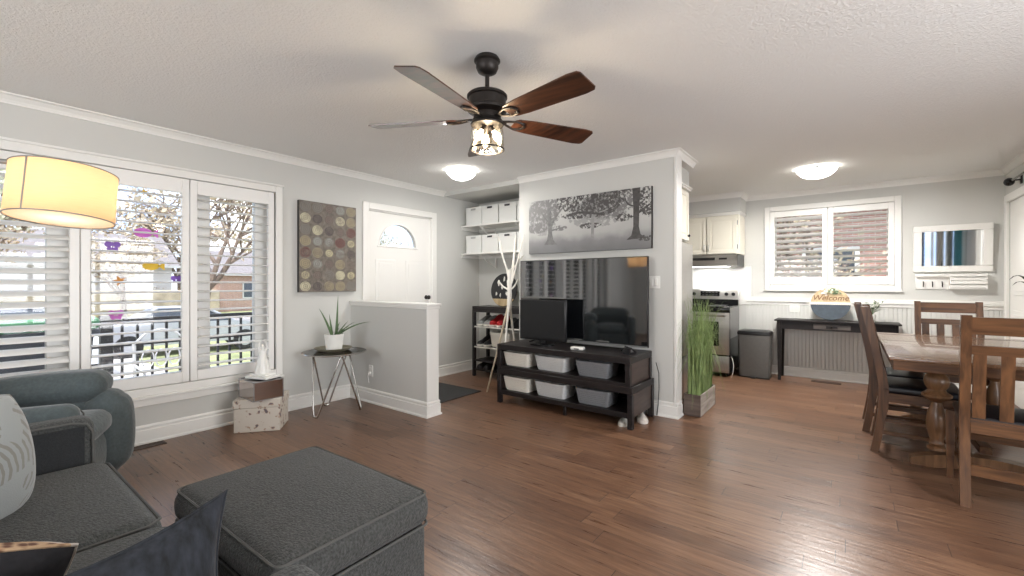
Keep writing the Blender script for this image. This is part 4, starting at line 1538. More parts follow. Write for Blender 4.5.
cushion('cushion', 'dark navy velvet cushion standing at the near end of the sofa', (-0.975, 0.168, 0.60), 0, -5, 90, 0.39, 0.11, 'navy_fabric', pinch=0.17)
cushion('cushion', 'cushion with brown-spotted pale face and black back, beside the navy cushion', (-1.27, -0.07, 0.602), 26, 17, 93, 0.42, 0.16, 'spotted', 'dark_pillow', pinch=0.05, rnd=0.10)
cushion('cushion', 'light grey cushion with feather pattern leaning by the far sofa arm', (-2.03, -0.005, 0.655), -8, 12, -62, 0.44, 0.20, 'feather', pinch=0.03, rnd=0.16)


# ================================================================== LEFT SIDE SMALL THINGS
def side_table():
    r = thing('side_table', 'round glass side table on bent chrome rod legs in the corner', 'side table', (-3.90, 2.30, 0))
    zt = 0.565
    MB().lathe([(0.001, zt), (0.286, zt), (0.291, zt + 0.004), (0.286, zt + 0.010), (0.001, zt + 0.010)], n=56).build('glass_top', 'glass', r)
    MB().lathe([(0.289, zt - 0.001), (0.2925, zt + 0.005), (0.289, zt + 0.011), (0.286, zt + 0.005), (0.289, zt - 0.001)], n=56).build('glass_edge', 'chrome', r)
    # three hairpin feet joined into one zig-zag of twin rods
    feet = [math.radians(a) for a in (-72, 48, 168)]
    for a in feet:
        f = Vector((math.cos(a), math.sin(a), 0))
        t_ = Vector((-math.sin(a), math.cos(a), 0))
        foot = f * 0.235
        p = []
        for s in (-1, 1):
            top = f * 0.10 + t_ * (s * 0.165) + Vector((0, 0, zt - 0.010))
            p.append(top)
        pts = [p[0] + (-t_) * -0.02, p[0] + Vector((0, 0, -0.02))]
        k1 = foot + t_ * -0.028 + Vector((0, 0, 0.034))
        k2 = foot + t_ * 0.028 + Vector((0, 0, 0.034))
        pts = [p[0], p[0] + (k1 - p[0]) * 0.06, k1, foot + t_ * -0.016 + Vector((0, 0, 0.012)), foot + Vector((0, 0, 0.0085)), foot + t_ * 0.016 + Vector((0, 0, 0.012)), k2, p[1] + (k2 - p[1]) * 0.06, p[1]]
        MB().tube(pts, 0.0085, 10).build('leg', 'chrome', r)
    b = MB()
    ring = [(0.185 * math.cos(2 * PI * k / 40), 0.185 * math.sin(2 * PI * k / 40), zt - 0.008) for k in range(41)]
    b.tube(ring, 0.008, 8)
    b.build('ring', 'chrome', r)


side_table()
MB().lathe([(0.001, 0.0), (0.125, 0.0), (0.150, 0.010), (0.165, 0.026), (0.172, 0.030), (0.160, 0.018), (0.140, 0.008), (0.001, 0.006)], (-3.945, 2.315, 0.5755), n=48).build('plate', 'tray')
tag(bpy.data.objects['plate'], 'shallow olive-brown dish under the white pot', 'dish')


def leaf_strip(b, pts, wds, th=0.4, up=(0, 0, 1)):
    """tapered channelled leaf along pts"""
    pts = [Vector(p) for p in pts]
    n = len(pts)
    vs, fs = [], []
    for i, p in enumerate(pts):
        d = (pts[min(i + 1, n - 1)] - pts[max(i - 1, 0)]).normalized()
        u = Vector(up)
        s = d.cross(u)
        if s.length < 1e-4:
            s = Vector((1, 0, 0))
        s.normalize()
        nn = s.cross(d).normalized()
        w_ = wds[i]
        vs += [p - s * w_, p - nn * w_ * th, p + s * w_, p + nn * w_ * th * 0.15]
    for i in range(n - 1):
        for k in range(4):
            a, c = i * 4 + k, i * 4 + (k + 1) % 4
            fs.append((a, c, c + 4, a + 4))
    fs += [(3, 2, 1, 0), tuple(range(4 * n - 4, 4 * n))]
    b.add(vs, fs)


def curve_pts(p0, p1, sag, n=8):
    p0, p1 = Vector(p0), Vector(p1)
    return [p0.lerp(p1, k / n) + Vector((0, 0, sag * 4 * (k / n) * (1 - k / n))) for k in range(n + 1)]


def aloe():
    r = thing('aloe_plant', 'spiky aloe plant in a small ribbed white pot on the glass table', 'potted plant', (-3.938, 2.318, 0.583))
    prof = [(0.001, 0), (0.068, 0), (0.070, 0.006), (0.078, 0.06), (0.084, 0.12), (0.088, 0.128), (0.090, 0.15), (0.084, 0.152), (0.080, 0.13), (0.001, 0.128)]
    b = MB().lathe(prof, n=40)
    for k in range(36):
        a = 2 * PI * k / 36
        b.tube([(0.0705 * math.cos(a), 0.0705 * math.sin(a), 0.008), (0.084 * math.cos(a), 0.084 * math.sin(a), 0.12)], 0.002, 5)
    b.build('pot', 'ceramic', r)
    MB().lathe([(0.001, 0.134), (0.079, 0.132)], n=24).build('soil', 'soil', r)
    # leaf tips relative to pot (pixels 317,308 / 340,296 / 368,322 ...)
    tips = [((0.02, -0.16, 0.40), 0.03, 0.012), ((0.02, 0.03, 0.52), 0.00, 0.014), ((0.10, 0.34, 0.25), 0.05, 0.014), ((0.06, 0.11, 0.27), 0.01, 0.013),
            ((0.10, 0.10, 0.22), 0.03, 0.012), ((-0.05, -0.02, 0.34), 0.0, 0.012), ((0.08, 0.17, 0.26), 0.02, 0.010), ((0.12, -0.02, 0.22), 0.02, 0.011), ((-0.1, 0.12, 0.25), 0.02, 0.010)]
    for (tp, sag, wd) in tips:
        d = Vector((tp[0], tp[1], 0))
        p0 = Vector((0, 0, 0.13)) + (d.normalized() * 0.02 if d.length else Vector((0, 0, 0)))
        pts = curve_pts(p0, tp, sag * 0.6)
        b = MB()
        b.tube(pts, [wd * (1 - (k / 8) ** 1.6) + 0.0012 for k in range(9)], 8, flat=0.6)
        b.build('leaf', 'aloe', r)


aloe()


def deco_boxes():
    ang = 51
    r = thing('storage_box', 'flower-printed storage box on the floor under the big window', 'box', (-3.97, 1.678, 0), math.radians(ang))
    w_, d_ = 0.345, 0.27
    MB().box(-w_ / 2, w_ / 2, -d_ / 2, d_ / 2, 0, 0.215, 0.004).build('body', 'floral', r)
    MB().box(-w_ / 2 - 0.006, w_ / 2 + 0.006, -d_ / 2 - 0.006, d_ / 2 + 0.006, 0.195, 0.268, 0.006).build('lid', 'floral', r)
    r = thing('mirrored_box', 'small mirror-sided box stacked on the flower-printed box', 'box', (-3.935, 1.655, 0.268))
    w_, d_ = 0.145, 0.115
    b = MB()
    b.box(-w_, w_, -d_, d_, 0.004, 0.150)
    b.build('mirror_panels', 'mirror_old', r, smooth=False)
    b = MB()
    for sx in (-1, 1):
        for sy in (-1, 1):
            b.box(sx * w_ - 0.003, sx * w_ + 0.003, sy * d_ - 0.003, sy * d_ + 0.003, 0, 0.154)
    for z in (0.002, 0.152):
        for s in (-1, 1):
            b.box(-w_, w_, s * d_ - 0.003, s * d_ + 0.003, z - 0.003, z + 0.003)
            b.box(s * w_ - 0.003, s * w_ + 0.003, -d_, d_, z - 0.003, z + 0.003)
    b.build('edging', 'silver', r)
    # figurine
    r = thing('figurine', 'tall white figurine with raised arms on a flat base, by the window', 'figurine', (-3.93, 1.665, 0.4235))
    MB().rbox((0, 0, 0.012), (0.23, 0.15, 0.024), 0.010, 8, xf=rot('Z', 20)).rbox((0.0, 0, 0.033), (0.17, 0.11, 0.018), 0.008, 8, xf=rot('Z', 20)).build('base', 'ceramic', r)
    b = MB()
    b.lathe([(0.001, 0.04), (0.058, 0.042), (0.055, 0.06), (0.046, 0.10), (0.038, 0.14), (0.031, 0.175), (0.026, 0.195), (0.030, 0.215), (0.026, 0.230), (0.010, 0.238), (0.009, 0.246), (0.001, 0.247)], n=28)
    for k in range(9):
        a = 2 * PI * k / 9
        b.tube([(0.056 * math.cos(a), 0.056 * math.sin(a), 0.045), (0.038 * math.cos(a), 0.038 * math.sin(a), 0.13), (0.026 * math.cos(a), 0.026 * math.sin(a), 0.19)], [0.010, 0.006, 0.003], 6)
    b.sphere((0, 0, 0.262), 0.017, 14, 10)
    for s in (-1, 1):
        b.tube([(0, s * 0.024, 0.224), (0, s * 0.034, 0.255), (0, s * 0.026, 0.29), (0, s * 0.010, 0.325)], [0.009, 0.007, 0.006, 0.004], 8)
    b.build('body', 'ceramic', r)


deco_boxes()

# disc painting on the window wall
r = thing('disc_painting', 'tall canvas painted with rows of ringed discs, between window and entry door', 'painting', (XL + 0.003, 2.435, 1.585))
MB().box(0, 0.036, -0.31, 0.31, -0.45, 0.45, 0.002).build('canvas_frame', 'canvas_edge', r)
MB().box(0.0365, 0.0385, -0.309, 0.309, -0.449, 0.449).build('canvas_face', 'dots', r, smooth=False)

# door mat
tag(MB().rbox((-3.73, 3.42, 0.006), (0.86, 0.62, 0.012), 0.005, 6).build('door_mat', 'mat_dark'), 'dark rectangular door mat in front of the entry door', 'mat')


# ================================================================== ENTRY ALCOVE
def alcove():
    for (zz, lab) in ((2.015, 'upper white alcove shelf close to the ceiling'), (1.635, 'lower white alcove shelf on curved brackets')):
        r = thing('wall_shelf', lab, 'shelf', (-3.64, 4.58, zz))
        MB().box(-0.628, 0.628, -0.175, 0.198, -0.022, 0, 0.003).build('board', 'trim', r)
        for x in (-0.30, 0.30):
            b = MB().box(x - 0.012, x + 0.012, 0.17, 0.196, -0.2, -0.022, 0.003)
            b.tube([(x, 0.18, -0.19), (x, 0.08, -0.15), (x, -0.03, -0.10), (x, -0.13, -0.03)], 0.008, 8)
            b.box(x - 0.008, x + 0.008, -0.15, 0.18, -0.034, -0.022)
            b.build('bracket', 'trim', r)
        MB().box(-0.628, -0.605, -0.17, 0.195, -0.06, -0.022, 0.003).box(-0.62, 0.62, 0.17, 0.196, -0.06, -0.022, 0.003).build('cleat', 'trim', r)
    proto = None
    names = [('upper', 2.0155, 0.24), ('lower', 1.6355, 0.235)]
    col = ['pale', 'dark', 'dark']
    for i, (nm, z, h) in enumerate(names):
        for k in range(4):
            x = -4.055 + 0.292 * k
            lab = ['white cardboard box at the window-wall end of the %s shelf, pale handle slot',
                   'second white cardboard box from the window wall on the %s shelf',
                   'third white cardboard box from the window wall on the %s shelf',
                   'white cardboard box at the television end of the %s shelf'][k] % nm
            r = thing('storage_box', lab, 'box', (x, 4.57, z), math.radians(random.uniform(-1, 1)), 'white boxes on the alcove shelves')
            MB().box(-0.138, 0.138, -0.145, 0.16, 0, h - 0.012, 0.003).build('carton', 'box_card', r)
            MB().box(-0.141, 0.141, -0.149, 0.163, h - 0.055, h, 0.003).build('lid', 'box_card', r)
            MB().rbox((0.0, -0.151, h - 0.030), (0.085, 0.003, 0.024), 0.001, 5).build('handle_slot', 'label_pale' if k == 0 else 'label_dark', r)


alcove()


def shoe(b_up, b_sole, L=0.26, W=0.09, H=0.095):
    """low shoe pointing along -Y"""
    secs = [(-0.5, 0.30, 0.30), (-0.44, 0.72, 0.42), (-0.30, 0.98, 0.50), (-0.12, 0.98, 0.68), (0.05, 0.86, 0.92), (0.25, 0.80, 1.0), (0.42, 0.80, 1.0), (0.5, 0.55, 0.92)]
    vs, fs, n = [], [], 12
    for (t_, w_, h_) in secs:
        for k in range(n):
            a = 2 * PI * k / n
            x = W / 2 * w_ * math.cos(a)
            z = max(0.0, math.sin(a)) ** 0.75 * H * h_ if math.sin(a) > 0 else 0.0
            vs.append((x * (0.72 if z > H * 0.5 else 1), t_ * L, 0.018 + z))
    for i in range(len(secs) - 1):
        for k in range(n):
            a, c = i * n + k, i * n + (k + 1) % n
            fs.append((a, c, c + n, a + n))
    fs += [tuple(range(n)), tuple(range((len(secs) - 1) * n, len(secs) * n))]
    b_up.add(vs, fs)
    ol = [(W / 2 * 1.06 * w_, t_ * L * 1.03) for (t_, w_, h_) in secs]
    b_sole.prism(ol + [(-p, q) for p, q in reversed(ol)], 'z', 0, 0.024)


def pair(name, label, loc, rz, m_up, m_sole, group='shoes on the rack', H=0.095):
    for s in (-1, 1):
        r = thing(name, label[0] if s < 0 else label[1], 'shoe', (loc[0] + s * 0.055, loc[1], loc[2]), rz + s * 0.04, group)
        u, q = MB(), MB()
        shoe(u, q, H=H)
        u.build('upper', m_up, r)
        q.build('sole', m_sole, r)


def shoe_rack():
    x0, x1, ya, yb, h = -3.965, -3.12, 4.30, 4.62, 0.92
    r = thing('shoe_rack', 'tall black open shoe rack in the entry alcove', 'shoe rack', (x0, ya, 0))
    w_, d_ = x1 - x0, yb - ya
    for (px, py) in ((0.02, 0.02), (w_ - 0.02, 0.02), (0.02, d_ - 0.02), (w_ - 0.02, d_ - 0.02)):
        MB().box(px - 0.02, px + 0.02, py - 0.02, py + 0.02, 0, h, 0.003).build('post', 'espresso', r)
    MB().box(0, w_, 0, d_, h - 0.018, h, 0.003).box(0.04, w_ - 0.04, 0.0, 0.018, h - 0.075, h - 0.018, 0.002).build('top_board', 'espresso', r)
    for z in (0.665, 0.40, 0.22, 0.10):
        b = MB().box(0.04, w_ - 0.04, 0.004, 0.024, z - 0.02, z, 0.002).box(0.04, w_ - 0.04, d_ - 0.024, d_ - 0.004, z - 0.02, z, 0.002)
        for k in range(5):
            yy = 0.05 + k * (d_ - 0.1) / 4
            b.box(0.03, w_ - 0.03, yy - 0.022, yy + 0.022, z - 0.012, z, 0.002)
        b.build('shelf', 'espresso', r)
    for z in (0.66, 0.395):
        MB().box(0.04, w_ - 0.04, -0.003, 0.004, z - 0.014, z + 0.003, 0.002).build('shelf_edge_strip', 'rubber_white', r)
    pair('shoe', ('grey sneaker at the door end of the rack top tier, outer one', 'grey sneaker at the door end of the rack top tier, inner one'), (-3.81, 4.44, 0.667), 0, 'shoe_grey', 'rubber_white', H=0.11)
    pair('shoe', ('bright red sneaker on the rack, nearer the entry door', 'bright red sneaker on the rack, nearer the television wall'), (-3.60, 4.44, 0.667), 0.05, 'shoe_red', 'rubber_white', H=0.13)
    pair('shoe', ('black low shoe on the rack beside the red sneakers', 'black low shoe on the rack top tier behind the branch stand'), (-3.38, 4.44, 0.667), 0.03, 'shoe_black', 'shoe_black')
    pair('shoe', ('black shoe on the middle tier, closest to the entry door', 'black shoe on the middle tier, second from the door end'), (-3.81, 4.44, 0.402), 0, 'shoe_black', 'rubber_white', H=0.10)
    pair('shoe', ('dark shoe on the bottom tier of the rack, outer one', 'dark shoe on the bottom tier of the rack, inner one'), (-3.81, 4.44, 0.102), 0, 'shoe_black', 'shoe_black', H=0.085)
    wicker_bin('white plastic bin on the middle tier of the black shoe rack', (-3.52, 4.45, 0.402), 0.34, 0.26, 0.19, 'wicker_white', 'shoe rack bins')


def wicker_bin(label, loc, w_, d_, h, m, group, rz=0.0):
    r = thing('storage_basket', label, 'basket', loc, rz, group)
    # tapered open tub: rounded rectangle rings
    def ring(sx, sy, z, q=0.03):
        pts = []
        for (cx_, cy_, a0) in ((sx - q, sy - q, 0), (-sx + q, sy - q, 90), (-sx + q, -sy + q, 180), (sx - q, -sy + q, 270)):
            for k in range(5):
                a = math.radians(a0 + 22.5 * k)
                pts.append((cx_ + q * math.cos(a), cy_ + q * math.sin(a), z))
        return pts
    W_, D_ = w_ / 2, d_ / 2
    rings = [ring(W_ * 0.84, D_ * 0.84, 0.0), ring(W_ * 0.86, D_ * 0.86, 0.012), ring(W_ * 0.975, D_ * 0.975, h - 0.012), ring(W_, D_, h - 0.010), ring(W_, D_, h), ring(W_ - 0.006, D_ - 0.006, h), ring(W_ * 0.84 - 0.004, D_ * 0.84 - 0.004, 0.006)]
    vs, fs, n = [], [], 20
    for R_ in rings:
        vs += R_
    for i in range(len(rings) - 1):
        for k in range(n):
            a, c = i * n + k, i * n + (k + 1) % n
            fs.append((a, c, c + n, a + n))
    fs += [tuple(reversed(range(n))), tuple(range(len(vs) - n, len(vs)))]
    MB().add(vs, fs).build('tub', m, r)
    # basket-weave ribs round the front and sides
    b = MB()
    rows = 6
    for i in range(rows):
        t_ = (i + 0.7) / (rows + 0.4)
        f = 0.86 + 0.115 * t_
        z = 0.012 + (h - 0.03) * t_
        pts = ring(W_ * f + 0.0012, D_ * f + 0.0012, z)
        b.tube(pts + [pts[0]], 0.0022, 5, cap=False)
    cols = int(w_ / 0.022)
    for k in range(cols):
        x = (-0.5 + (k + 0.5) / cols) * 2
        b.tube([(x * W_ * 0.82, -D_ * 0.863 - 0.001, 0.016), (x * W_ * 0.93, -D_ * 0.972 - 0.001, h - 0.018)], 0.002, 5)
    b.build('weave', m, r)
    return r


shoe_rack()


# round black plaque standing on the rack
def plaque():
    r = thing('round_plaque', 'round black and white sign with a tan base band on the shoe rack', 'sign', (-3.585, 4.50, 0.9205))
    R_ = 0.215
    MB(xf=T(0, 0, R_) @ rot('X', -6)).lathe([(0.001, -0.006), (R_, -0.006), (R_ + 0.003, 0), (R_, 0.006), (0.001, 0.006)], n=56, xf=rot('X', 90)).build('disc', 'shoe_black', r)
    xf = T(0, 0, R_) @ rot('X', -6) @ T(0, -0.0065, 0)
    pts = []
    a1 = math.asin(0.55)
    for k in range(13):
        a = PI + a1 + (PI - 2 * a1) * k / 12
        pts.append((R_ * 0.99 * math.cos(a), R_ * 0.99 * math.sin(a)))
    MB().prism(pts, 'y', -0.003, 0.0, xf).build('tan_band', 'tan_wood', r)
    b = MB()
    rr = random.Random(5)
    for (cx_, cz, s) in ((-0.09, 0.09, 0.035), (-0.03, 0.03, 0.028), (0.06, 0.10, 0.04), (0.10, 0.0, 0.03), (-0.12, -0.05, 0.03), (-0.05, -0.07, 0.026), (0.05, -0.05, 0.03), (0.0, 0.14, 0.03)):
        pts = []
        for k in range(10):
            a = 2 * PI * k / 10
            q = s * rr.uniform(0.5, 1.1)
            pts.append((cx_ + 0.6 * q * math.cos(a), cz + q * 1.2 * math.sin(a)))
        b.prism(pts, 'y', -0.003, 0.0, xf)
    b.build('white_shapes', 'rubber_white', r)


plaque()


def branch_stand():
    cx_, cy_ = -3.03, 3.90
    r = thing('branch_coat_stand', 'white branch-like coat stand on splayed pole legs beside the television', 'coat stand', (cx_, cy_, 0))
    J = Vector((0, 0, 0.98))
    MB().tube([(0, 0, 0.94), (0.003, 0, 1.1), (-0.004, 0.004, 1.25), (0.004, 0, 1.38)], [0.028, 0.026, 0.022, 0.017], 10).build('trunk', 'white_twig', r)
    for (fx, fy, m) in ((-0.205, -0.146, 'pale_wood'), (-0.055, 0.28, 'white_twig'), (0.055, -0.24, 'white_twig')):
        MB().tube([(fx, fy, 0.0), (fx * 0.5, fy * 0.5, 0.5), (0, 0, 1.02)], [0.009, 0.011, 0.014], 8).build('leg', m, r)
    # camera-side horizontal direction across the view is (0.79, 0.61)
    u = Vector((0.79, 0.61, 0))

    def br(h0, s1, h1, r0, r1, bend=0.02, off=0.0):
        p0 = Vector((0, 0, h0))
        p1 = u * s1 + Vector((0, 0, h1)) + Vector((-0.6, 0.79, 0)) * off
        mid = p0.lerp(p1, 0.5) + Vector((0, 0, -bend)) + u * (bend * (1 if s1 > 0 else -1))
        MB().tube([p0, p0.lerp(mid, 0.5) + u * 0.004, mid, p1], [r0, (r0 + r1) / 2, (r0 + r1) / 2, r1], 8).build('branch', 'white_twig', r)
    br(1.26, -0.125, 1.75, 0.014, 0.008, 0.006)
    br(1.12, 0.075, 1.76, 0.017, 0.010, 0.004, 0.02)
    br(1.16, 0.165, 1.76, 0.013, 0.007, 0.006, -0.02)
    br(1.36, 0.155, 1.53, 0.009, 0.006, 0.006)
    br(1.14, -0.125, 1.25, 0.012, 0.008, 0.01)
    br(1.14, 0.10, 1.27, 0.011, 0.008, 0.01)


branch_stand()


# ================================================================== TELEVISION AND STAND
def tv_stand():
    r = thing('tv_stand', 'dark espresso two-tier television stand with open shelves for baskets', 'tv stand', (-2.165, 3.50, 0))
    hw_, D = 0.715, 0.515

    def unit(z0, z1, x0, x1, y0, foot, rail, top):
        z_s = z0 + foot
        b = MB().box(x0, x1, y0, D, z1 - top, z1, 0.004)
        b.build('top_board', 'espresso', r)
        MB().box(x0 + 0.02, x1 - 0.02, y0 + 0.004, D - 0.02, z_s, z_s + rail, 0.003).build('bottom_board', 'espresso', r)
        for sx in (x0, x1 - 0.045):
            for yy in (y0, D - 0.045):
                MB().box(sx, sx + 0.045, yy, yy + 0.045, z0, z1 - top, 0.003).build('corner_post', 'espresso', r)
        for sx, s in ((x0 + 0.012, 1), (x1 - 0.027, -1)):
            MB().box(sx, sx + 0.015, y0 + 0.045, D - 0.045, z_s, z1 - top, 0.002).build('side_panel', 'espresso_panel', r)
        MB().box(x0 + 0.045, x1 - 0.045, D - 0.02, D - 0.008, z_s, z1 - top).build('back_panel', 'black_plastic', r)
    unit(0.0, 0.352, -hw_, hw_ + 0.02, 0.0, 0.088, 0.045, 0.058)
    unit(0.352, 0.60, -hw_, hw_, 0.0, 0.0, 0.032, 0.056)
    MB().box(0.06, 0.085, 0.02, 0.045, 0, 0.088, 0.003).build('centre_leg', 'espresso', r)


tv_stand()
GB = 'baskets in the television stand'
for (x, w_, m, l1, l2) in ((-2.672, 0.33, 'wicker_white', 'off-white woven basket, upper tier, at the alcove end of the stand', 'off-white woven basket, lower tier, at the alcove end of the stand'),
                           (-2.27, 0.355, 'wicker_pale', 'pale grey woven basket in the middle of the upper tier', 'pale grey woven basket in the middle of the lower tier'),
                           (-1.825, 0.345, 'wicker_grey', 'mid grey woven basket on the upper tier, beside the empty space', 'mid grey woven basket on the lower tier, beside the empty space')):
    wicker_bin(l1, (x, 3.665, 0.3845), w_, 0.26, 0.135, m, GB, random.uniform(-0.02, 0.02))
    wicker_bin(l2, (x, 3.665, 0.1335), w_, 0.26, 0.138, m, GB, random.uniform(-0.02, 0.02))


def television():
    r = thing('television', 'large flat television reflecting the shuttered window', 'television', (-2.155, 3.90, 0.6005))
    hw_, z0, z1 = 0.715, 0.035, 0.868
    MB().box(-hw_, hw_, -0.012, 0.022, z0, z1, 0.006, 2).rbox((0, 0.035, 0.32), (1.05, 0.05, 0.46), 0.015, 6).build('housing', 'black_plastic', r)
    MB().box(-hw_ + 0.008, hw_ - 0.008, -0.0145, -0.0122, z0 + 0.022, z1 - 0.008).build('screen', 'screen', r, smooth=False)
    MB().box(-hw_ + 0.004, hw_ - 0.004, -0.016, -0.012, z0 + 0.002, z0 + 0.014, 0.001).build('silver_strip', 'silver', r)
    for s in (-1, 1):
        b = MB()
        b.tube([(s * 0.5, 0.0, 0.045), (s * 0.505, -0.04, 0.02), (s * 0.51, -0.12, 0.0095)], 0.008, 8).tube([(s * 0.5, 0.0, 0.045), (s * 0.505, 0.03, 0.02), (s * 0.51, 0.055, 0.0095)], 0.008, 8)
        b.build('foot', 'black_plastic', r)


television()


def monitor():
    r = thing('monitor', 'small black monitor standing in front of the large television', 'monitor', (-2.455, 3.70, 0.6005))
    hw_, z0, z1 = 0.275, 0.045, 0.455
    MB().box(-hw_, hw_, -0.010, 0.025, z0, z1, 0.008, 2).build('housing', 'black_plastic', r)
    MB().box(-hw_ + 0.014, hw_ - 0.014, -0.0125, -0.0102, z0 + 0.028, z1 - 0.014).build('screen', 'matte_screen', r, smooth=False)
    MB().box(-0.035, 0.035, 0.0, 0.03, 0.012, 0.09, 0.005).build('neck', 'black_plastic', r)
    b = MB()
    pts = [(0.135 * math.cos(2 * PI * k / 32), 0.085 * math.sin(2 * PI * k / 32) - 0.005) for k in range(32)]
    b.prism(pts, 'z', 0, 0.012)
    b.build('stand_base', 'black_gloss', r)


monitor()
r = thing('set_top_device', 'small white rounded device on the stand before the television', 'electronic device', (-2.01, 3.625, 0.6005), 0.15)
MB().rbox((0, 0, 0.016), (0.125, 0.075, 0.030), 0.013, 8).build('case', 'white_plastic', r)
MB().rbox((0, -0.0365, 0.014), (0.05, 0.006, 0.010), 0.002, 5).build('front_slot', 'label_dark', r)
r = thing('small_speaker', 'small black angular device at the far end of the television stand', 'electronic device', (-1.535, 3.70, 0.6005), -0.3)
MB().prism([(-0.045, 0), (0.045, 0), (0.045, 0.02), (-0.02, 0.062), (-0.045, 0.055)], 'x', -0.035, 0.035).build('body', 'black_plastic', r)
MB().prism([(-0.03, 0.02), (0.012, 0.02), (-0.02, 0.045), (-0.03, 0.04)], 'x', -0.037, 0.037).build('grille', 'silver', r)
# pair of slippers under the stand
for (x, y, rz, lab, m) in ((-1.56, 3.66, 0.15, 'white slipper under the corner of the television stand', 'rubber_white'), (-1.475, 3.83, 0.5, 'cream slipper further back under the television stand', 'lace')):
    r = thing('slipper', lab, 'slipper', (x, y, 0), rz)
    u, q = MB(), MB()
    shoe(u, q, L=0.24, W=0.085, H=0.05)
    u.build('upper', m, r)
    q.build('sole', m, r)
# black cable beside the stand
tag(MB().tube([(-1.40, 3.98, 0.50), (-1.385, 4.01, 0.40), (-1.39, 4.03, 0.25), (-1.40, 4.035, 0.10), (-1.41, 4.03, 0.006)], 0.004, 6).build('cable', 'black_plastic'), 'thin black cable hanging down behind the television stand', 'cable')


# tree photograph over the television
def tree_print():
    W2, H2 = 0.697, 0.29
    r = thing('tree_photograph', 'wide black and white canvas photograph of misty trees above the television', 'picture', (-2.152, YT - 0.003, 1.838))
    MB().box(-W2, W2, -0.032, 0, -H2, H2, 0.002).build('canvas_frame', 'canvas_edge', r)
    MB().box(-W2 + 0.001, W2 - 0.006, -0.034, -0.0325, -H2 + 0.001, H2 - 0.001).build('canvas_face', 'print', r, smooth=False)
    rr = random.Random(11)
    y = -0.0345

    lay = [0]

    def poly(b, pts, y_):
        b.prism([(max(-W2 + 0.002, min(W2 - 0.007, p)), max(-H2 + 0.002, min(H2 - 0.002, q))) for p, q in pts], 'y', y_ - 0.0004, y_)

    def limb(b, p0, p1, w0, w1, y_, wob=0.0):
        n = 6
        L_, R_ = [], []
        p0, p1 = Vector((*p0, 0)), Vector((*p1, 0))
        d = (p1 - p0).normalized()
        s = Vector((-d.y, d.x, 0))
        for k in range(n + 1):
            t_ = k / n
            c = p0.lerp(p1, t_) + s * (wob * math.sin(t_ * PI * 1.5))
            w_ = w0 + (w1 - w0) * t_
            L_.append((c + s * w_).to_tuple()[:2])
            R_.append((c - s * w_).to_tuple()[:2])
        lay[0] += 1
        poly(b, L_ + R_[::-1], y_ - 0.00012 * lay[0])

    # pale middle tree
    b = MB()
    limb(b, (0.09, -0.16), (0.095, 0.10), 0.018, 0.014, y)
    limb(b, (0.09, 0.02), (-0.08, 0.12), 0.010, 0.004, y, 0.01)
    limb(b, (0.095, 0.05), (0.26, 0.13), 0.010, 0.004, y, 0.01)
    b.build('distant_tree', 'print_pale', r, smooth=False)
    # left tree
    b = MB()
    poly(b, [(-0.49, -0.20), (-0.455, -0.15), (-0.44, -0.08), (-0.44, 0.05), (-0.45, 0.20), (-0.40, 0.20), (-0.395, 0.05), (-0.39, -0.08), (-0.375, -0.15), (-0.33, -0.20)], y - 0.0008)
    limb(b, (-0.40, 0.0), (-0.24, 0.22), 0.013, 0.006, y - 0.0008, 0.01)
    limb(b, (-0.43, 0.05), (-0.55, 0.18), 0.011, 0.004, y - 0.0008, 0.01)
    limb(b, (-0.40, -0.05), (-0.25, -0.02), 0.009, 0.003, y - 0.0008)
    b.build('near_tree', 'print_mid', r, smooth=False)
    # right tree and overhanging foliage
    b = MB()
    poly(b, [(0.45, -0.20), (0.50, -0.16), (0.52, -0.08), (0.52, 0.10), (0.51, 0.29), (0.59, 0.29), (0.58, 0.10), (0.575, -0.08), (0.59, -0.15), (0.63, -0.19)], y - 0.0016)
    limb(b, (0.57, 0.05), (0.68, 0.12), 0.012, 0.008, y - 0.0016)
    limb(b, (0.52, 0.12), (0.40, 0.24), 0.010, 0.003, y - 0.0016, 0.02)
    limb(b, (0.53, 0.02), (0.40, 0.06), 0.005, 0.002, y - 0.0016, 0.01)
    limb(b, (-0.20, 0.09), (0.20, 0.10), 0.013, 0.010, y - 0.0016, 0.02)
    b.build('foreground_tree', 'print_dark', r, smooth=False)


tree_print()


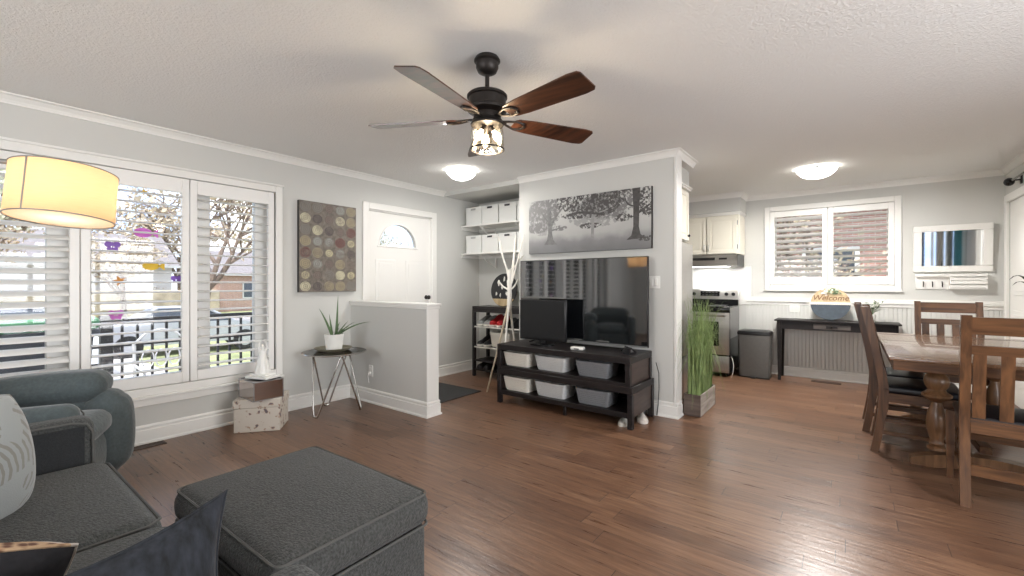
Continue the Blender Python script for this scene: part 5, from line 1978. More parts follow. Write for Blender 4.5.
# ================================================================== KITCHEN SIDE
def planter():
    X0, X1, Y0, Y1, h = -1.222, -1.075, 4.21, 4.77, 0.20
    cx_, cy_ = (X0 + X1) / 2, (Y0 + Y1) / 2
    r = thing('grass_planter', 'tall artificial grass in a weathered wooden box against the fridge', 'planter', (cx_, cy_, 0), 0)
    w_, d_ = (X1 - X0) / 2, (Y1 - Y0) / 2
    t = 0.012
    MB().box(-w_, w_, -d_, -d_ + t, 0.003, h, 0.002).build('end_board', 'planter_dark', r)
    MB().box(-w_, w_, d_ - t, d_, 0.003, h, 0.002).build('end_board', 'planter_dark', r)
    b = MB()
    for k in range(3):
        z0 = 0.003 + k * (h - 0.003) / 3
        b.box(w_ - t, w_, -d_ + t, d_ - t, z0, z0 + (h - 0.003) / 3 - 0.003, 0.002)
        b.box(-w_, -w_ + t, -d_ + t, d_ - t, z0, z0 + (h - 0.003) / 3 - 0.003, 0.002)
    b.build('side_board', 'planter_light', r)
    MB().box(-w_ + t, w_ - t, -d_ + t, d_ - t, 0.003, h - 0.035).build('soil', 'soil', r)
    rr = random.Random(3)
    b = MB()
    for i in range(520):
        x, y_ = rr.uniform(-w_ + 0.02, w_ - 0.02), rr.uniform(-d_ + 0.02, d_ - 0.02)
        H = rr.uniform(0.45, 0.98)
        a = rr.uniform(0, 2 * PI)
        ln = rr.uniform(0.03, 0.22) if rr.random() < 0.6 else rr.uniform(0.18, 0.36)
        dx_, dy_ = math.cos(a) * ln, math.sin(a) * ln
        if x + dx_ < -w_ - 0.015:
            dx_ = -w_ - 0.015 - x
        dx_ = min(dx_, 0.17)
        droop = rr.uniform(0, 0.42) if ln > 0.12 else 0
        n = 6
        pts, wds = [], []
        for k in range(n + 1):
            t_ = k / n
            pts.append((x + dx_ * t_ ** 2, y_ + dy_ * t_ ** 2, h - 0.04 + H * math.sin(t_ * PI / 2) - droop * t_ ** 4 * 1.5))
            wds.append(0.0036 * (1 - 0.85 * t_))
        vs, fs = [], []
        s = Vector((-math.sin(a), math.cos(a), 0)) if rr.random() < 0.5 else Vector((rr.uniform(-1, 1), rr.uniform(-1, 1), 0)).normalized()
        for p, w0 in zip(pts, wds):
            p = Vector(p)
            vs += [p - s * w0, p + s * w0]
        for k in range(n):
            fs.append((2 * k, 2 * k + 1, 2 * k + 3, 2 * k + 2))
        b.add(vs, fs)
    o = b.build('grass', 'grass_blade', r, smooth=False)
    o['kind'] = 'stuff'


planter()


def fridge():
    X1, Y0, Y1, H = -1.335, 4.225, 4.93, 1.64
    r = thing('refrigerator', 'stainless refrigerator mostly hidden behind the television wall', 'refrigerator', (-1.72, (Y0 + Y1) / 2, 0))
    hy = (Y1 - Y0) / 2
    MB().box(-0.35, 0.33, -hy, hy, 0.02, H - 0.01, 0.006).build('body', 'silver', r)
    MB().box(0.335, 0.385, -hy, hy, 0.48, H, 0.012, 2).build('door', 'steel', r)
    MB().box(0.335, 0.385, -hy, hy, 0.05, 0.465, 0.012, 2).build('freezer_drawer', 'steel', r)
    MB().tube([(0.385, -hy + 0.06, 0.62), (0.41, -hy + 0.06, 0.64), (0.41, -hy + 0.06, 1.38), (0.385, -hy + 0.06, 1.40)], 0.010, 8).build('handle', 'silver', r)


fridge()


def cabinet_door(b, axis, p, a0, a1, z0, z1, sgn):
    """raised panel door slab facing sgn along axis"""
    t = 0.018 * sgn
    def bx(q0, q1, u0, u1, v0, v1, bev=0.0):
        if axis == 'y':
            b.box(u0, u1, q0, q1, v0, v1, bev)
        else:
            b.box(q0, q1, u0, u1, v0, v1, bev)
    bx(p, p + t * 0.6, a0, a1, z0, z1)
    s = 0.05
    bx(p, p + t, a0, a0 + s, z0, z1, 0.003)
    bx(p, p + t, a1 - s, a1, z0, z1, 0.003)
    bx(p, p + t, a0 + s, a1 - s, z0, z0 + s, 0.003)
    bx(p, p + t, a0 + s, a1 - s, z1 - s, z1, 0.003)
    bx(p + t * 0.6, p + t * 0.9, a0 + s + 0.02, a1 - s - 0.02, z0 + s + 0.02, z1 - s - 0.02, 0.004)


# cabinet over the fridge
r = thing('wall_cabinet', 'white cabinet above the refrigerator with a small dark knob', 'cabinet', (-1.745, 4.57, 1.67))
MB().box(-0.37, 0.35, -0.36, 0.36, 0, 0.545, 0.003).build('body', 'cabinet', r)
b = MB()
cabinet_door(b, 'x', 0.352, -0.355, -0.004, 0.01, 0.53, 1)
o = b.build('door', 'cabinet', r)
b = MB()
cabinet_door(b, 'x', 0.352, 0.004, 0.355, 0.01, 0.53, 1)
o = b.build('door', 'cabinet', r)
MB().sphere((0.383, 0.315, 0.06), 0.014, 12, 8).cyl((0.37, 0.315, 0.06), (0.38, 0.315, 0.06), 0.006, n=8).build('knob', 'black_gloss', o)
MB().box(-0.37, 0.385, -0.36, 0.375, 0.545, 0.565, 0.004).box(-0.37, 0.40, -0.36, 0.39, 0.562, 0.58, 0.004).build('top_moulding', 'trim', r)

# cabinets over the stove
r = thing('wall_cabinet', 'cream double-door cabinet above the range hood', 'cabinet', (-1.55, 6.69, 1.615))
MB().box(-0.42, 0.385, -0.18, 0.19, 0, 0.53, 0.003).build('body', 'cabinet', r)
for (a0, a1, hx) in ((-0.405, -0.03, -0.055), (-0.02, 0.355, 0.005)):
    b = MB()
    cabinet_door(b, 'y', -0.182, a0, a1, 0.012, 0.515, -1)
    o = b.build('door', 'cabinet', r)
    MB().tube([(hx, -0.20, 0.05), (hx, -0.215, 0.065), (hx, -0.215, 0.125), (hx, -0.20, 0.14)], 0.004, 6).build('handle', 'silver', o)
b = MB()
for z in (0.10, 0.42):
    b.box(0.356, 0.366, -0.198, -0.184, z - 0.03, z + 0.03, 0.002)
b.build('hinge', 'silver', r)
b = MB().box(-0.42, 0.395, -0.205, 0.19, 0.53, 0.55, 0.004).box(-0.42, 0.41, -0.225, 0.19, 0.548, 0.568, 0.005)
b.build('top_moulding', 'trim', r)
r = thing('wall_cabinet', 'cream cabinet further into the kitchen, edge just visible behind the fridge', 'cabinet', (-2.42, 6.69, 1.40))
MB().box(-0.44, 0.44, -0.18, 0.19, 0, 0.745, 0.003).build('body', 'cabinet', r)
for (a0, a1) in ((-0.43, -0.005), (0.005, 0.43)):
    b = MB()
    cabinet_door(b, 'y', -0.182, a0, a1, 0.012, 0.73, -1)
    b.build('door', 'cabinet', r)

# hood
r = thing('range_hood', 'slim stainless range hood with black vent slots under the cream cabinet', 'range hood', (-1.575, 6.64, 1.455))
b = MB().prism([(0.24, 0), (-0.24, 0), (-0.24, 0.045), (-0.175, 0.155), (0.24, 0.155)], 'x', -0.38, 0.40)
b.build('body', 'steel', r)
xf = T(0, -0.2075, 0.100) @ rot('X', -30.6)
MB(xf=xf).box(-0.20, 0.12, -0.002, 0.002, -0.022, 0.022, 0.001).build('vent_slots', 'black_plastic', r)
MB(xf=xf).box(0.17, 0.27, -0.002, 0.002, -0.014, 0.014, 0.001).build('switch_panel', 'black_plastic', r)
MB().box(0.3995, 0.4015, -0.235, 0.235, 0.0, 0.155).build('end_cap', 'black_plastic', r)
MB().box(-0.25, 0.25, -0.14, 0.10, -0.003, 0.001).build('lamp_lens', 'frosted', r)
l = bpy.data.lights.new('hood_light', 'AREA')
l.shape = 'RECTANGLE'
l.size, l.size_y, l.energy = 0.45, 0.2, 1.6
lo = bpy.data.objects.new('hood_light', l)
lo.location = (0, -0.02, -0.012)
sc.collection.objects.link(lo)
lo.parent = r

tag(MB().box(-2.86, -1.10, YF - 0.012, YF - 0.001, 0.925, 1.455, 0.002).box(-1.10, -1.085, YF - 0.018, YF - 0.001, 0.92, 1.46, 0.002).build('backsplash_panel', 'backsplash'),
    'white backsplash panel behind the stove', 'backsplash')


def stove():
    r = thing('stove', 'stainless and black freestanding electric stove with a window door', 'stove', (-1.61, 6.54, 0))
    hw_ = 0.375
    MB().box(-hw_, hw_, -0.27, 0.32, 0.05, 0.905, 0.004).build('body', 'black_plastic', r)
    MB().box(hw_, hw_ + 0.003, -0.27, 0.31, 0.50, 0.90).build('side_panel', 'silver', r)
    MB().box(-hw_ - 0.003, hw_ + 0.005, -0.315, 0.25, 0.905, 0.922, 0.004).build('cooktop', 'black_gloss', r)
    MB().box(-hw_ - 0.003, hw_ + 0.005, -0.318, -0.27, 0.842, 0.904, 0.006, 2).build('front_trim', 'black_gloss', r)
    d = MB().box(-hw_ + 0.004, hw_ - 0.004, -0.318, -0.272, 0.285, 0.838, 0.008, 2).build('oven_door', 'steel', r)
    MB().rbox((0, -0.3195, 0.56), (0.50, 0.006, 0.32), 0.0025, 6).build('oven_window', 'black_gloss', d)
    b = MB().tube([(-0.33, -0.318, 0.80), (-0.33, -0.355, 0.80), (0.33, -0.355, 0.80), (0.33, -0.318, 0.80)], 0.012, 10)
    b.build('handle', 'chrome', d)
    MB().box(-hw_ + 0.004, hw_ - 0.004, -0.318, -0.272, 0.055, 0.270, 0.008, 2).build('drawer', 'steel', r)
    for sx in (-0.33, 0.33):
        for sy in (-0.22, 0.27):
            MB().cyl((sx, sy, 0), (sx, sy, 0.05), 0.018, n=10).build('foot', 'black_plastic', r)
    xf = T(0, 0.262, 0.925) @ rot('X', -8)
    g = MB(xf=xf).box(-hw_ - 0.003, hw_ + 0.005, 0, 0.045, -0.01, 0.215, 0.012, 2).build('backguard', 'steel', r)
    MB(xf=xf).box(-hw_, hw_, -0.004, 0.001, -0.006, 0.07).build('lower_glass', 'black_gloss', g)
    MB(xf=xf).box(-0.13, 0.13, -0.004, 0.001, 0.115, 0.185, 0.001).build('display_panel', 'black_gloss', g)
    for x in (-0.30, -0.22, 0.22, 0.31):
        MB(xf=xf).cyl((x, 0.0, 0.145), (x, -0.022, 0.145), 0.026, 0.022, 16).build('knob', 'black_plastic', g)
    b = MB(xf=xf)
    for k in range(5):
        b.box(-0.10 + k * 0.045, -0.08 + k * 0.045, -0.006, -0.003, 0.125, 0.133)
        b.box(-0.10 + k * 0.045, -0.08 + k * 0.045, -0.006, -0.003, 0.165, 0.173)
    b.build('buttons', 'silver', g)
    for (x, y_, q) in ((-0.19, -0.16, 0.085), (0.19, -0.16, 0.10), (-0.19, 0.11, 0.095), (0.19, 0.11, 0.075)):
        MB().lathe([(q, 0.9222), (q + 0.004, 0.9228), (q + 0.008, 0.9222)], (x, y_, 0), n=40).build('burner_ring', 'silver', r)


stove()
# counter and base cabinet past the stove
r = thing('base_cabinet', 'white base cabinet run beyond the stove, hidden behind the fridge', 'cabinet', (-2.43, 6.57, 0))
MB().box(-0.43, 0.42, -0.25, 0.30, 0.1, 0.88, 0.003).box(-0.43, 0.42, -0.19, 0.30, 0, 0.1).build('body', 'cabinet', r)
for (a0, a1) in ((-0.42, -0.005), (0.005, 0.41)):
    b = MB()
    cabinet_door(b, 'y', -0.252, a0, a1, 0.12, 0.86, -1)
    b.build('door', 'cabinet', r)
tag(MB().box(-2.86, -2.0, 6.28, 6.875, 0.8805, 0.92, 0.005).build('worktop', 'counter'), 'pale worktop beyond the stove', 'worktop')


def trash_can():
    r = thing('trash_can', 'rectangular dark grey trash can with black rim beside the stove', 'trash can', (-0.985, 6.52, 0))
    def ring(sx, sy, z, q):
        pts = []
        for (cx_, cy_, a0) in ((sx - q, sy - q, 0), (-sx + q, sy - q, 90), (-sx + q, -sy + q, 180), (sx - q, -sy + q, 270)):
            for k in range(6):
                a = math.radians(a0 + 18 * k)
                pts.append((cx_ + q * math.cos(a), cy_ + q * math.sin(a), z))
        return pts
    def loft(rings):
        vs, fs, n = [], [], 24
        for R_ in rings:
            vs += R_
        for i in range(len(rings) - 1):
            for k in range(n):
                a, c = i * n + k, i * n + (k + 1) % n
                fs.append((a, c, c + n, a + n))
        fs += [tuple(reversed(range(n))), tuple(range(len(vs) - n, len(vs)))]
        return MB().add(vs, fs)
    loft([ring(0.172, 0.118, 0.012, 0.03), ring(0.176, 0.122, 0.05, 0.03), ring(0.188, 0.135, 0.555, 0.035)]).build('body', 'can', r)
    loft([ring(0.180, 0.125, 0.0, 0.03), ring(0.180, 0.125, 0.016, 0.03)]).build('base', 'black_plastic', r)
    loft([ring(0.190, 0.137, 0.553, 0.035), ring(0.193, 0.140, 0.575, 0.035), ring(0.186, 0.133, 0.600, 0.04), ring(0.150, 0.10, 0.612, 0.04)]).build('lid', 'black_plastic', r)
    MB().box(-0.03, 0.03, -0.17, -0.12, 0.004, 0.016, 0.004).build('pedal', 'black_plastic', r)


trash_can()
b = MB()
b.tube([(-1.23, 6.30, 0.26), (-1.205, 6.27, 0.24), (-1.19, 6.26, 0.16), (-1.20, 6.26, 0.06), (-1.215, 6.25, 0.006)], 0.0035, 6)
tag(b.build('cable', 'white_plastic'), 'thin white cable hanging by the stove drawer', 'cable')


def console():
    X0, X1, Y0, Y1, zt = -0.735, 0.435, 6.47, 6.83, 0.765
    r = thing('console_table', 'long dark console table with one drawer under the dining window', 'console table', ((X0 + X1) / 2, (Y0 + Y1) / 2, 0))
    hx, hy = (X1 - X0) / 2, (Y1 - Y0) / 2
    MB().box(-hx - 0.025, hx + 0.025, -hy - 0.02, hy, zt - 0.018, zt, 0.004, 2).build('table_top', 'console', r)
    MB().box(-hx + 0.01, hx - 0.01, -hy + 0.008, -hy + 0.026, zt - 0.115, zt - 0.018).box(-hx + 0.01, hx - 0.01, hy - 0.03, hy - 0.012, zt - 0.115, zt - 0.018).box(-hx + 0.01, -hx + 0.03, -hy, hy - 0.012, zt - 0.115, zt - 0.018).box(hx - 0.03, hx - 0.01, -hy, hy - 0.012, zt - 0.115, zt - 0.018).build('apron', 'console', r)
    for sx in (-1, 1):
        for sy in (-1, 1):
            vs = []
            x, y_ = sx * (hx - 0.028), sy * (hy - 0.03)
            for (z, q) in ((0, 0.015), (zt - 0.12, 0.025), (zt - 0.018, 0.025)):
                vs += [(x - q, y_ - q, z), (x + q, y_ - q, z), (x + q, y_ + q, z), (x - q, y_ + q, z)]
            fs = [(3, 2, 1, 0), (8, 9, 10, 11)]
            for i in range(2):
                for k in range(4):
                    fs.append((i * 4 + k, i * 4 + (k + 1) % 4, i * 4 + (k + 1) % 4 + 4, i * 4 + k + 4))
            MB().add(vs, fs).build('leg', 'console', r, smooth=False)
    d = MB().box(-0.20, 0.16, -hy + 0.002, -hy + 0.010, zt - 0.098, zt - 0.038, 0.003).build('drawer', 'drawer_front', r)
    MB().box(-0.075, 0.035, -hy - 0.004, -hy + 0.003, zt - 0.082, zt - 0.056, 0.003).sphere((-0.02, -hy - 0.010, zt - 0.068), (0.014, 0.012, 0.014), 12, 8).build('drawer_pull', 'console', d)


console()


def gather_sign():
    # round board: pine upper half with lettering, blue-grey lower half
    R_ = 0.20
    r = thing('round_wood_sign', 'round sign, pine above and blue-grey below, with greenery on top', 'sign', (-0.19, 6.67, 0.766))
    tilt = T(0, 0, R_ + 0.004) @ rot('X', -9)
    up = [(R_ * math.cos(math.radians(3 + 174 * k / 28)), R_ * math.sin(math.radians(3 + 174 * k / 28))) for k in range(29)]
    lo = [(R_ * math.cos(math.radians(177 + 186 * k / 28)), R_ * math.sin(math.radians(177 + 186 * k / 28))) for k in range(29)]
    MB().prism(up, 'y', -0.006, 0.006, tilt).build('pine_half', 'tan_wood', r)
    MB().prism(lo, 'y', -0.006, 0.006, tilt).build('blue_grey_half', 'slate', r)
    b = MB(xf=tilt)
    b.box(-R_ * 0.995, R_ * 0.995, -0.009, -0.005, -0.004, 0.020)
    for k in range(22):
        x = -R_ * 0.95 + k * R_ * 1.9 / 21
        b.rbox((x, -0.009, -0.006), (0.013, 0.005, 0.016), 0.002, 5)
    b.build('lace_band', 'lace', r)
    # script lettering
    cu = bpy.data.curves.new('lettering', 'FONT')
    cu.body = 'Welcome'
    cu.size = 0.092
    cu.shear = 0.25
    cu.align_x = 'CENTER'
    cu.extrude = 0.0015
    cu.offset = 0.0008
    to = bpy.data.objects.new('lettering_curve', cu)
    sc.collection.objects.link(to)
    bpy.context.view_layer.update()
    me = bpy.data.meshes.new_from_object(to)
    bpy.data.objects.remove(to)
    me.transform(tilt @ T(0, -0.0085, 0.042) @ rot('X', 90))
    me.materials.clear()
    me.materials.append(M['ink'])
    o = bpy.data.objects.new('lettering', me)
    sc.collection.objects.link(o)
    o.parent = r
    rr = random.Random(9)
    for (nm, m, n, sx, x0, z0) in (('leaves', 'leaf', 16, 0.05, 0.05, 0.145), ('pale_leaves', 'leaf_pale', 16, 0.06, 0.02, 0.175), ('bow', 'lace', 8, 0.045, -0.05, 0.155)):
        b = MB(xf=tilt)
        for _ in range(n):
            a = rr.uniform(0, 2 * PI)
            p = Vector((x0 + rr.uniform(-sx, sx), -0.016 + rr.uniform(-0.006, 0.004), z0 + rr.uniform(-0.03, 0.04)))
            L = rr.uniform(0.025, 0.045)
            d = Vector((math.cos(a), -0.25, math.sin(a))) * L
            leaf_strip(b, [p, p + d * 0.35, p + d * 0.7, p + d], [0.002, L * 0.28, L * 0.24, 0.001], 0.3, (0, -1, 0.1))
        b.build(nm, m, r)


gather_sign()


def small_plant():
    r = thing('small_potted_plant', 'small white pot of leafy greens at the end of the console table', 'potted plant', (0.20, 6.66, 0.7655))
    MB().lathe([(0.001, 0), (0.034, 0), (0.045, 0.07), (0.047, 0.09), (0.042, 0.09), (0.038, 0.075), (0.001, 0.075)], n=28).build('pot', 'ceramic', r)
    rr = random.Random(4)
    bl, bs, bp = MB(), MB(), MB()
    for k in range(16):
        a = rr.uniform(0, 2 * PI)
        s = rr.uniform(0.03, 0.12)
        top = Vector((math.cos(a) * s * 1.1, math.sin(a) * s * 0.7, rr.uniform(0.14, 0.25)))
        p0 = Vector((0, 0, 0.07))
        bs.tube([p0, p0.lerp(top, 0.5) + Vector((0, 0, 0.02)), top], 0.0015, 5)
        for j in range(5):
            t_ = 0.45 + 0.14 * j
            p = p0.lerp(top, t_) + Vector((0, 0, 0.01))
            a2 = rr.uniform(0, 2 * PI)
            L = rr.uniform(0.025, 0.042)
            d = Vector((math.cos(a2), math.sin(a2) * 0.6, rr.uniform(-0.2, 0.6))).normalized() * L
            leaf_strip(bl if rr.random() < 0.8 else bp, [p, p + d * 0.35, p + d * 0.7, p + d], [0.002, L * 0.32, L * 0.26, 0.001], 0.25)
    bs.build('stems', 'leaf', r)
    bl.build('leaves', 'leaf', r)
    bp.build('pale_leaves', 'leaf_pale', r)


small_plant()

# wall mirror and hook rack
r = thing('wall_mirror', 'white-framed rectangular wall mirror on the far dining wall', 'mirror', (0.90, YF - 0.014, 1.612))
r.rotation_euler = (math.radians(2.6), 0, 0)
hx, hz = 0.318, 0.262
b = MB().box(-hx, hx, -0.03, 0, hz - 0.068, hz, 0.005).box(-hx, hx, -0.03, 0, -hz, -hz + 0.068, 0.005).box(-hx, -hx + 0.075, -0.03, 0, -hz + 0.068, hz - 0.068, 0.005).box(hx - 0.075, hx, -0.03, 0, -hz + 0.068, hz - 0.068, 0.005)
b.build('frame', 'trim', r)
MB().box(-hx + 0.07, hx - 0.07, -0.012, -0.006, -hz + 0.06, hz - 0.06).build('mirror_glass', 'mirror', r, smooth=False)
r = thing('hook_rack', 'white wall rack with three small hooks and a slatted mail holder', 'hook rack', (0.89, YF - 0.002, 1.24))
b = MB().box(-0.285, 0.285, -0.012, 0, -0.085, 0.088, 0.003).box(-0.285, 0.285, -0.055, 0, 0.055, 0.088, 0.004)
b.build('backboard', 'trim', r)
b = MB()
for k in range(3):
    z = -0.07 + k * 0.042
    b.box(-0.01, 0.28, -0.075, -0.062, z, z + 0.03, 0.003)
b.box(-0.01, 0.0, -0.07, -0.01, -0.075, 0.05).box(0.272, 0.28, -0.07, -0.01, -0.075, 0.05).box(-0.01, 0.28, -0.07, -0.01, -0.082, -0.075)
b.build('mail_holder', 'trim', r)
for x in (-0.22, -0.145, -0.065):
    MB().tube([(x, -0.012, 0.0), (x, -0.03, -0.008), (x, -0.042, -0.03), (x, -0.034, -0.05), (x, -0.046, -0.058)], 0.0055, 8).build('hook', 'bronze', r)


# ================================================================== DINING SET
def chair(name, label, loc, rz, group='wooden dining chairs at the table'):
    """origin on the floor at the middle of the back legs; faces +Y"""
    r = thing(name, label, 'chair', loc, rz, group)
    W_ = 0.46
    hw_ = W_ / 2

    def prof(z):
        # y offset of the back post centre line: splayed foot, forward at the seat, raked back above
        if z < 0.45:
            return -0.035 + 0.050 * math.sin(z / 0.45 * PI / 2)
        t_ = (z - 0.45) / 0.60
        return 0.015 - 0.105 * t_ ** 1.25
    for s in (-1, 1):
        x = s * (hw_ - 0.0215)
        zs = [0, 0.08, 0.16, 0.24, 0.32, 0.40, 0.46, 0.54, 0.62, 0.70, 0.80, 0.90, 1.0, 1.05]
        front = [(prof(z) + 0.022 + (0.012 if 0.3 < z < 0.6 else 0.004), z) for z in zs]
        backp = [(prof(z) - 0.022, z) for z in zs]
        MB().prism(front + backp[::-1], 'x', x - 0.0215, x + 0.0215).build('back_post', 'oak', r, ang=30)
        fx = s * (hw_ + 0.012)
        vs = []
        for (z, q) in ((0, 0.015), (0.30, 0.02), (0.425, 0.021)):
            vs += [(fx - q, 0.405 - q, z), (fx + q, 0.405 - q, z), (fx + q, 0.405 + q, z), (fx - q, 0.405 + q, z)]
        fs = [(3, 2, 1, 0), (8, 9, 10, 11)]
        for i in range(2):
            for k in range(4):
                fs.append((i * 4 + k, i * 4 + (k + 1) % 4, i * 4 + (k + 1) % 4 + 4, i * 4 + k + 4))
        MB().add(vs, fs).build('front_leg', 'oak', r, smooth=False)
    iw = hw_ - 0.043

    def rail(z0, z1, th, nm, m='oak_h'):
        a, c = prof(z0), prof(z1)
        b = MB()
        pr = [(a - th, z0), (a + th, z0), (c + th, z1), (c - th, z1)]
        b.prism(pr, 'x', -iw, iw)
        return b.build(nm, m, r, smooth=False)
    rail(0.945, 1.04, 0.012, 'top_rail')
    rail(0.835, 0.885, 0.010, 'middle_rail')
    for k in range(4):
        x = (-1.5 + k) * 0.103
        z0, z1 = 0.47, 0.84
        vs = []
        pts0 = [(prof(z) - 0.006, z) for z in (0.47, 0.56, 0.65, 0.75, 0.84)]
        pts1 = [(prof(z) + 0.006, z) for z in (0.84, 0.75, 0.65, 0.56, 0.47)]
        MB().prism(pts0 + pts1, 'x', x - 0.026, x + 0.026).build('back_slat', 'oak', r, ang=30)
    # seat frame
    b = MB().box(-iw, iw, 0.0, 0.026, 0.395, 0.475, 0.002)
    b.build('seat_frame_back', 'oak_h', r)
    MB().box(-hw_ + 0.02, hw_ - 0.02, 0.393, 0.417, 0.37, 0.435, 0.002).build('seat_frame_front', 'oak_h', r)
    for s in (-1, 1):
        MB().box(s * (hw_ - 0.018) - 0.011, s * (hw_ - 0.018) + 0.011, 0.035, 0.39, 0.37, 0.435, 0.002).build('seat_frame_side', 'oak_y', r)
        for z in (0.145, 0.235):
            MB().box(s * (hw_ - 0.02) - 0.008, s * (hw_ - 0.02) + 0.008, -0.005, 0.395, z - 0.014, z + 0.014, 0.002).build('side_stretcher', 'oak_y', r)
    MB().box(-iw, iw, -0.015, 0.003, 0.165, 0.225, 0.002).build('back_stretcher', 'oak_h', r)
    MB().box(-hw_ + 0.02, hw_ - 0.02, 0.397, 0.413, 0.26, 0.30, 0.002).build('front_stretcher', 'oak_h', r)
    MB().rbox((0, 0.215, 0.460), (W_ + 0.0, 0.43, 0.050), 0.020, 12, (0, 0, 0.012)).build('seat', 'leather', r)
    return r


c1 = chair('dining_chair', 'wooden slat-back chair at the near end of the table, back towards the sofa', (0.715, 3.455, 0), math.radians(-4))
c2 = copy_tree(c1)
c2.location, c2.rotation_euler = (0.73, 5.70, 0), (0, 0, math.radians(180))
c2['label'] = 'wooden slat-back chair at the far end of the table, under the wall mirror'
c3 = copy_tree(c1)
c3.location, c3.rotation_euler = (0.184, 4.37, 0), (0, 0, math.radians(-92))
c3['label'] = 'wooden chair on the long side of the table, seen edge-on, closer to the television'
c4 = copy_tree(c1)
c4.location, c4.rotation_euler = (0.142, 4.88, 0), (0, 0, math.radians(-91))
c4['label'] = 'wooden chair on the long side of the table, seen edge-on, closer to the console'


def dining_table():
    X0, X1, Y0, Y1, zt = 0.195, 1.195, 3.60, 5.35, 0.765
    r = thing('dining_table', 'brown wooden dining table with turned trestle pedestals', 'dining table', ((X0 + X1) / 2, (Y0 + Y1) / 2, 0))
    hx, hy = (X1 - X0) / 2, (Y1 - Y0) / 2
    b = MB().box(-hx, hx, -hy, hy, zt - 0.022, zt, 0.005, 2)
    b.build('table_top', 'tabletop', r)
    # breadboard-end and leaf joints
    b = MB()
    for yy in (-hy + 0.14, hy - 0.14, -0.18, 0.18):
        b.box(-hx + 0.002, hx - 0.002, yy - 0.0015, yy + 0.0015, zt - 0.0005, zt + 0.0004)
    b.build('leaf_joint', 'espresso', r)
    MB().box(-hx + 0.02, hx - 0.02, -hy + 0.02, -hy + 0.042, zt - 0.082, zt - 0.022, 0.002).box(-hx + 0.02, hx - 0.02, hy - 0.042, hy - 0.02, zt - 0.082, zt - 0.022, 0.002).box(-hx + 0.02, -hx + 0.042, -hy + 0.042, hy - 0.042, zt - 0.082, zt - 0.022, 0.002).box(hx - 0.042, hx - 0.02, -hy + 0.042, hy - 0.042, zt - 0.082, zt - 0.022, 0.002).build('apron', 'oak_h', r)
    prof = [(0.001, 0.115), (0.050, 0.115), (0.050, 0.135), (0.034, 0.145), (0.042, 0.155), (0.034, 0.168), (0.036, 0.19), (0.050, 0.25), (0.054, 0.30), (0.047, 0.36), (0.030, 0.41),
            (0.027, 0.43), (0.050, 0.448), (0.076, 0.468), (0.078, 0.482), (0.052, 0.500), (0.045, 0.515), (0.060, 0.54), (0.066, 0.57), (0.060, 0.60), (0.040, 0.625), (0.055, 0.640), (0.055, 0.655), (0.001, 0.655)]
    for yy in (-0.425, 0.715):
        # arched foot along X
        n = 14
        top, bot = [], []
        for k in range(n + 1):
            u = -1 + 2 * k / n
            x = 0.37 * u
            zt_ = 0.045 + 0.072 * (1 - abs(u) ** 2.2)
            zb_ = 0.0 if abs(u) > 0.72 else 0.030 * (1 - (abs(u) / 0.72) ** 2)
            top.append((x, zt_))
            bot.append((x, zb_))
        MB().prism(top + bot[::-1], 'y', yy - 0.045, yy + 0.045).build('foot', 'turned', r, ang=30)
        MB().box(-0.34, 0.34, yy - 0.04, yy + 0.04, 0.655, 0.684, 0.004).build('bearer', 'turned', r)
        for xx in (-0.235, 0.235):
            MB().lathe(prof, (xx, yy, 0), n=32).build('pedestal', 'turned', r)
    MB().box(-0.03, 0.03, -0.38, 0.67, 0.12, 0.17, 0.004).build('stretcher', 'oak_y', r)


dining_table()


def strap_plant():
    r = thing('strap_leaf_plant', 'dark strap leaves of a plant reaching in by the white dining door', 'potted plant', (1.09, 4.62, 0.7655))
    MB().lathe([(0.001, 0), (0.05, 0), (0.065, 0.10), (0.068, 0.13), (0.060, 0.13), (0.056, 0.11), (0.001, 0.11)], n=28).build('pot', 'ceramic', r)
    for (tx, ty, tz, sag, wd) in ((-0.14, 0.28, 0.48, 0.17, 0.014), (-0.125, 0.27, 0.44, 0.15, 0.012), (0.12, 0.1, 0.50, 0.05, 0.012), (0.05, -0.22, 0.42, 0.10, 0.012), (0.0, 0.02, 0.60, 0.0, 0.012), (0.15, -0.15, 0.36, 0.08, 0.011)):
        pts = curve_pts((0, 0, 0.11), (tx, ty, tz), sag)
        b = MB()
        leaf_strip(b, pts, [0.004, wd * 0.8, wd, wd, wd, wd * 0.9, wd * 0.7, wd * 0.4, 0.001], 0.25)
        b.build('leaf', 'dark_leaf', r)


strap_plant()


# ================================================================== OUTSIDE
GZ = -0.95
b = MB().box(-90, -5.95, -60, 70, GZ - 0.2, GZ)
struct(b.build('exterior_lawn', 'lawn'))
b = MB().box(-6.1, -4.5, -4, 8, -0.35, -0.13)
struct(b.build('exterior_porch_slab', 'concrete'))
b = MB().box(-34, -27, -60, 70, GZ, GZ + 0.02)
struct(b.build('exterior_street', 'asphalt'))
b = MB().box(-22.5, -20.8, -60, 70, GZ, GZ + 0.025).box(-27, -6.1, -1.5, 3.4, GZ, GZ + 0.03).box(-9.5, -7.9, 3.4, 14, GZ, GZ + 0.03)
struct(b.build('exterior_path', 'concrete'))
b = MB().box(-2, 30, 13.5, 14.0, GZ, 3.6)


